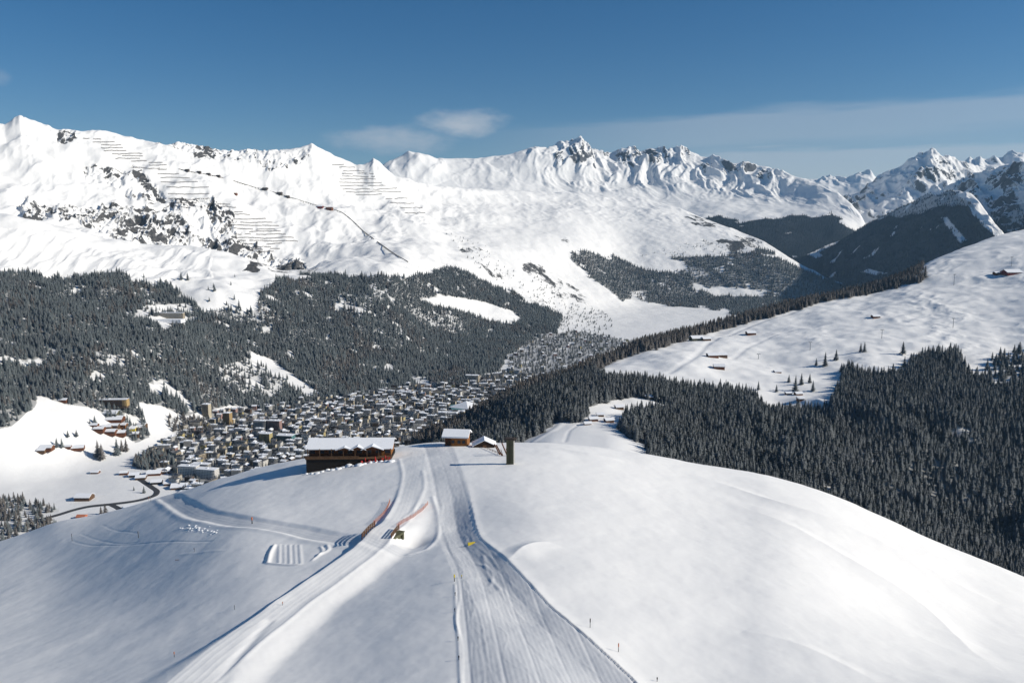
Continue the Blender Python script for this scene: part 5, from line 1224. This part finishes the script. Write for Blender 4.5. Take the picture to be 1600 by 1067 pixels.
def little_hut():
    p = HILL.at(711, 697); s_ = (p-cam.location).length/FP; w, d, h, rise = 38*s_*.92, 7.5, 4.9, 1.7; hx, hy = w/2, d/2
    o = empty('log_hut', p+Vector((0, 3.5, 0)), R(-7)); tag(o, 'small brown log hut with bright snowy roof beside the piste', 'hut')
    b = MB(); b.box(-hx+3.2, hx, -hy, hy, -2, h); b.box(-hx, -hx+3.2, -hy+2.0, hy, -2, h)
    pr = MB(); pr.prism([(-hy, h), (hy, h), (0, h+rise)], -hx, hx); b.add([(y, x, z) for x, y, z in pr.v], pr.f); b.build('wall', MAT['logs'], o)
    f = MB(); f.box(-hx+3.25, hx-.1, -hy-.12, -hy-.01, -.5, h-.15); f.build('front_boards', MAT['logs_light'], o)['label'] = 'warm orange brown board front'  # sunlight on the front painted as a lighter board colour
    e = MB(); e.box(hx+.005, hx+.12, -hy+.1, hy-.1, -.5, h-.15); e.build('end_wall', MAT['logs_light'], o)  # same lighter colour paints the sunlit end
    for x in (-1.2, 1.6, 3.8):
        m = MB(); m.box(x-.6, x+.6, -hy-.18, -hy-.125, 1.4, 2.9); q = m.build('window', MAT['glass'], o)
        m = MB(); m.box(x-.78, x-.6, -hy-.2, -hy-.126, 1.3, 3.0); m.box(x+.6, x+.78, -hy-.2, -hy-.126, 1.3, 3.0); m.build('shutter', MAT['logs'], q)
    m = MB(); m.box(-hx+.9, -hx+2.1, -hy+1.9, -hy+1.99, 0, 2.2); m.build('door', MAT['logs_mid'], o)
    for x in (-hx+.1, -hx+2.9): m = MB(); m.box(x, x+.22, -hy+.05, -hy+.27, -1, h); m.build('post', MAT['logs_mid'], o)
    r = MB()
    for s2 in (-1, 1):
        vv = [(x, y, z+t) for x in (-hx-1.0, hx+1.0) for y, z in ((0, h+rise+.04), (s2*(hy+1.5), h-1.5*rise/hy+.04)) for t in (0, .65)]
        r.add(vv, [(0, 1, 3, 2), (4, 6, 7, 5), (0, 4, 5, 1), (2, 3, 7, 6), (1, 5, 7, 3), (0, 2, 6, 4)])
    r.build('roof', MAT['snowcap'], o)
    m = MB(); m.box(2.2, 2.9, .6, 1.3, h+.5, h+rise+1.2); m.build('chimney', MAT['stone'], o)
    # the dark gable roofed shed beside it, snowed in
    p = HILL.at(755, 699); o = empty('timber_shed', p+Vector((0, 3, -.5)), R(4)); tag(o, 'low dark timber shed half buried in snow right of the little hut', 'shed')
    w2, h2, d2, r2 = 4.6, 1.6, 7.0, 2.2
    b = MB(); b.box(-w2, w2, -d2/2, d2/2, -2, h2); b.prism([(-w2, h2), (w2, h2), (0, h2+r2)], -d2/2, d2/2); b.build('wall', MAT['old_logs'], o)
    m = MB(); m.box(w2+.005, w2+.1, -d2/2+.2, d2/2-.2, -1, h2-.1); m.build('side_boards', MAT['concrete_pale'], o)
    m = MB(); m.box(-.8, .8, -d2/2-.09, -d2/2-.01, -.5, 1.7); m.build('door', MAT['logs_mid'], o)
    r = MB()
    for s2 in (-1, 1):
        vv = [(x, y, z+t) for y in (-d2/2-.25, d2/2+.7) for x, z in ((0, h2+r2+.04), (s2*(w2+1.0), h2-1.0*r2/w2+.04)) for t in (0, .22)]
        r.add(vv, [(0, 1, 3, 2), (4, 6, 7, 5), (0, 4, 5, 1), (2, 3, 7, 6), (1, 5, 7, 3), (0, 2, 6, 4)])
    r.build('roof', MAT['snowcap'], o)
little_hut()
def pylon():
    p = HILL.at(797, 724.5); s_ = (p-cam.location).length/FP
    o = empty('concrete_pylon', p, R(-8)); h = 39*s_; w = 10.5*s_/2
    b = MB(); b.box(-w, w, -w, w, -2, h); b.box(-w-.12, w+.12, -w-.12, w+.12, -.5, .5); b.build('column', MAT['concrete'], o)
    e = MB(); e.box(w+.005, w+.25, -w+.2, w-.2, 0, h-.3); e.build('cable_duct', MAT['concrete_pale'], o)  # pale strip added to paint the sunlit right edge of the column
    c_ = MB(); c_.box(-w*1.75, w*1.9, -w*1.2, w*1.2, h, h+.35); c_.box(-w*1.3, w*1.3, -w*.9, w*.9, h+.35, h+.6); c_.build('cap', MAT['dark_steel'], o)
    m = MB()
    for s2 in (-.25, .25): m.bar((s2, -w-.12, .4), (s2, -w-.12, h), .06)
    for k in range(int(h/.4)): m.bar((-.25, -w-.12, .5+k*.4), (.25, -w-.12, .5+k*.4), .04)
    m.build('ladder', MAT['dark_steel'], o)
    tag(o, 'square dark concrete pylon with a flat cap standing in the snow', 'pylon')
pylon()
for a, c_, lab in (((784, 692), (793, 712), 'leaning dark beam nearest the pylon'), ((775, 695), (785, 712), 'middle one of the leaning dark beams left of the pylon'), ((772, 694), (781, 710), 'leftmost leaning dark beam by the timber shed')):
    q = HILL.at(*c_); s_ = (q-cam.location).length/FP; up = (c_[1]-a[1])*s_
    b = MB(); b.bar(Vector((0, 0, -.4)), Vector(((a[0]-c_[0])*s_, .6, up)), .42); b.bar(Vector((0.1, .3, 0)), Vector(((a[0]-c_[0])*s_*.3, 1.6, up*.5)), .2)
    o = b.build('timber_beam', MAT['logs']); o.location = q; tag(o, lab, 'beam', 'leaning beams by the pylon')
b = MB(); q0 = HILL.at(752, 698); q1 = HILL.at(781, 711); n_ = 7; prev = None
for i in range(n_+1):
    u = 752+29*i/n_; q = HILL.at(u, 699+12*i/n_); b.bar(q-Vector((0, 0, .3)), q+Vector((0, 0, 1.1)), .12)
    if prev is not None:
        for z in (.5, .95): b.bar(prev+Vector((0, 0, z)), q+Vector((0, 0, z)), .08, .14)
    prev = q
tag(b.build('rail_fence', MAT['logs']), 'low dark rail fence running from the timber shed to the leaning beams', 'fence')

# bridge on the cat road
Pr = HILL.road
Sarc = np.r_[0, np.cumsum(np.hypot(*np.diff(Pr, axis=0).T))]
def road_at(s_, off):
    x = np.interp(s_, Sarc, Pr[:, 0]); y = np.interp(s_, Sarc, Pr[:, 1]); e_ = .6
    t = np.array([np.interp(s_+e_, Sarc, Pr[:, 0])-np.interp(s_-e_, Sarc, Pr[:, 0]), np.interp(s_+e_, Sarc, Pr[:, 1])-np.interp(s_-e_, Sarc, Pr[:, 1])]); t /= np.hypot(*t)
    return Vector((x+t[1]*off, y-t[0]*off, HILL.zat(x, y))), t
def railing(off, a, c_, label):
    b = MB(); rr = MB(); n_ = int((c_-a)/2.0); prev = None
    o = empty('timber_railing', road_at(a, off)[0]); O = o.location
    for i in range(n_+1):
        q, t = road_at(a+(c_-a)*i/n_, off); q = q-O
        b.bar(q-Vector((0, 0, 1.2)), q+Vector((0, 0, 1.5)), .24)
        if prev is not None:
            for z in (.4, .9, 1.4): rr.bar(prev+Vector((0, 0, z)), q+Vector((0, 0, z)), .14, .26)
        prev = q
    b.build('posts', MAT['logs'], o).name = 'post'; rr.build('rail', MAT['logs_mid'], o)
    m = MB(); m.box(prev.x-.15, prev.x+.15, prev.y+.15, prev.y+.3, prev.z+.3, prev.z+1.6); m.build('warning_board', MAT['red'], o)
    tag(o, label, 'railing', 'railings of the cat road bridge')
sB = HILL.sB
railing(4.0, sB-5, sB+3.5, 'timber railing on the near right side of the snow covered bridge')
railing(-4.1, sB-6, sB+7, 'timber railing on the far left side of the snow covered bridge')
q, t = road_at(sB-1.5, 4.9); o = empty('underpass_portal', (q.x, q.y, q.z-.15), math.atan2(-t[0], t[1])-.30); tag(o, 'dark concrete underpass portal below the bridge railing', 'portal')
b = MB(); b.box(-1.6, .35, -2.9, -2.2, -7, -.1); b.box(-1.6, .35, 2.2, 2.9, -7, -.1); b.box(-1.6, .35, -2.2, 2.2, -.6, -.1); b.build('frame', MAT['concrete'], o)
b = MB(); b.box(-1.5, -.25, -2.2, 2.2, -7, -.6); b.build('opening', MAT['concrete'], o)
b = MB(); b.box(-1.6, .5, -3.1, 3.1, -.1, .12); b.build('coping', MAT['concrete'], o)

def net_fence(pts, label, h=1.1):
    P = smooth_line(np.array([tuple(HILL.at(u, v)) for u, v in pts]), 5); O = Vector(P[0]); o = empty('safety_net', O); net = MB()
    for i in range(len(P)-1):
        a = Vector((P[i][0], P[i][1], HILL.zat(P[i][0], P[i][1])))-O; c_ = Vector((P[i+1][0], P[i+1][1], HILL.zat(P[i+1][0], P[i+1][1])))-O
        for k in range(6): net.bar(a+Vector((0, 0, .12+k*h/5.5)), c_+Vector((0, 0, .12+k*h/5.5)), .02, .045)
        n2 = max(1, int((c_-a).length/.6))
        for k in range(n2): q = a.lerp(c_, k/n2); net.bar(q+Vector((0, 0, .1)), q+Vector((0, 0, h)), .04, .02)
    net.build('net', MAT['orange'], o)
    for i in range(0, len(P), 2):
        a = Vector((P[i][0], P[i][1], HILL.zat(P[i][0], P[i][1])))-O; m = MB(); m.tube(a-Vector((0, 0, .3)), a+Vector((0, 0, h+.3)), .05, .04, 6); m.build('post', MAT['orange'], o)
    tag(o, label, 'safety net', 'orange safety nets')
net_fence([(574, 819), (580, 814), (588, 807), (594, 800), (599, 791), (602, 783)], 'orange safety net along the left edge of the cat road above the bridge')
net_fence([(612, 824), (622, 817), (634, 811), (645, 804), (655, 797), (664, 787)], 'orange safety net curving right from the bridge towards the piste')
def pole(u, v, hpx, mat, label, r=.07, name='marker_pole', L=HILL):
    p = L.at(u, v); h = hpx*.8*(p-cam.location).length/FP; r *= .8; o = empty(name, p)
    b = MB(); b.tube((0, 0, -.5), (0, 0, h), r, r*.8, 8); b.build('pole', MAT['black'] if mat != 'black' else MAT['black'], o)
    b = MB(); b.tube((0, 0, h*.62), (0, 0, h+.05), r*1.7, r*1.7, 8); b.build('marker_band', MAT[mat], o)
    tag(o, label, 'marker pole', 'marker poles on the snow hill')
for a in ((705, 908, 13, 'yellow', 'yellow padded marker pole at the left edge of the piste', .12), (717, 903, 6, 'yellow', 'short yellow marker pole just inside the piste'), (376, 818, 12, 'orange', 'orange marker post beside the lower track', .22), (930, 980, 17, 'black', 'thin dark pole right of the piste bank'), (978, 1018, 16, 'orange', 'dark pole with an orange band right of the piste'), (189, 840, 12, 'steel', 'tall grey pole on the shaded left slope', .16), (279, 862, 7, 'black', 'short dark stick on the shaded left slope'), (80, 845, 13, 'steel', 'pale pole at the left end of the track loop', .12), (706, 930, 6, 'black', 'first small dark stick down the left piste edge'), (705, 955, 6, 'black', 'second small dark stick down the left piste edge'), (710, 1000, 7, 'black', 'third small dark stick down the left piste edge'), (711, 1030, 7, 'black', 'lowest small dark stick down the left piste edge'), (340, 952, 8, 'steel', 'small stake left of the cat road'), (420, 945, 6, 'orange', 'small orange stake on the cat road edge'), (1044, 1064, 7, 'black', 'dark stick at the bottom frame edge right of the piste'), (235, 1026, 9, 'orange', 'orange topped stake at the lower left of the cat road'), (213, 783, 10, 'steel', 'pale pole on the far edge of the shaded slope'), (210, 770, 7, 'orange', 'orange stake behind the hill edge near the road bend')): pole(*a)
q = HILL.at(734, 850); o = empty('padded_barrier', q, R(20)); b = MB(); b.box(-1.3, 1.3, -.35, .35, -.2, .75); b.box(-1.5, -1.3, -.4, .4, -.2, .9); b.build('mat', MAT['yellow'], o); b = MB(); b.box(1.3, 2.2, -.2, .25, -.2, .6); b.build('end_block', MAT['black'], o); o.scale = (.7,)*3; tag(o, 'yellow padded barrier lying in the middle of the piste', 'barrier')
b = MB(); b.bar((-.9, 0, .12), (.9, .15, .15), .16, .1); o = b.build('fallen_plank', MAT['logs']); o.location = HILL.at(251, 875); tag(o, 'dark plank lying on the shaded left slope', 'plank')
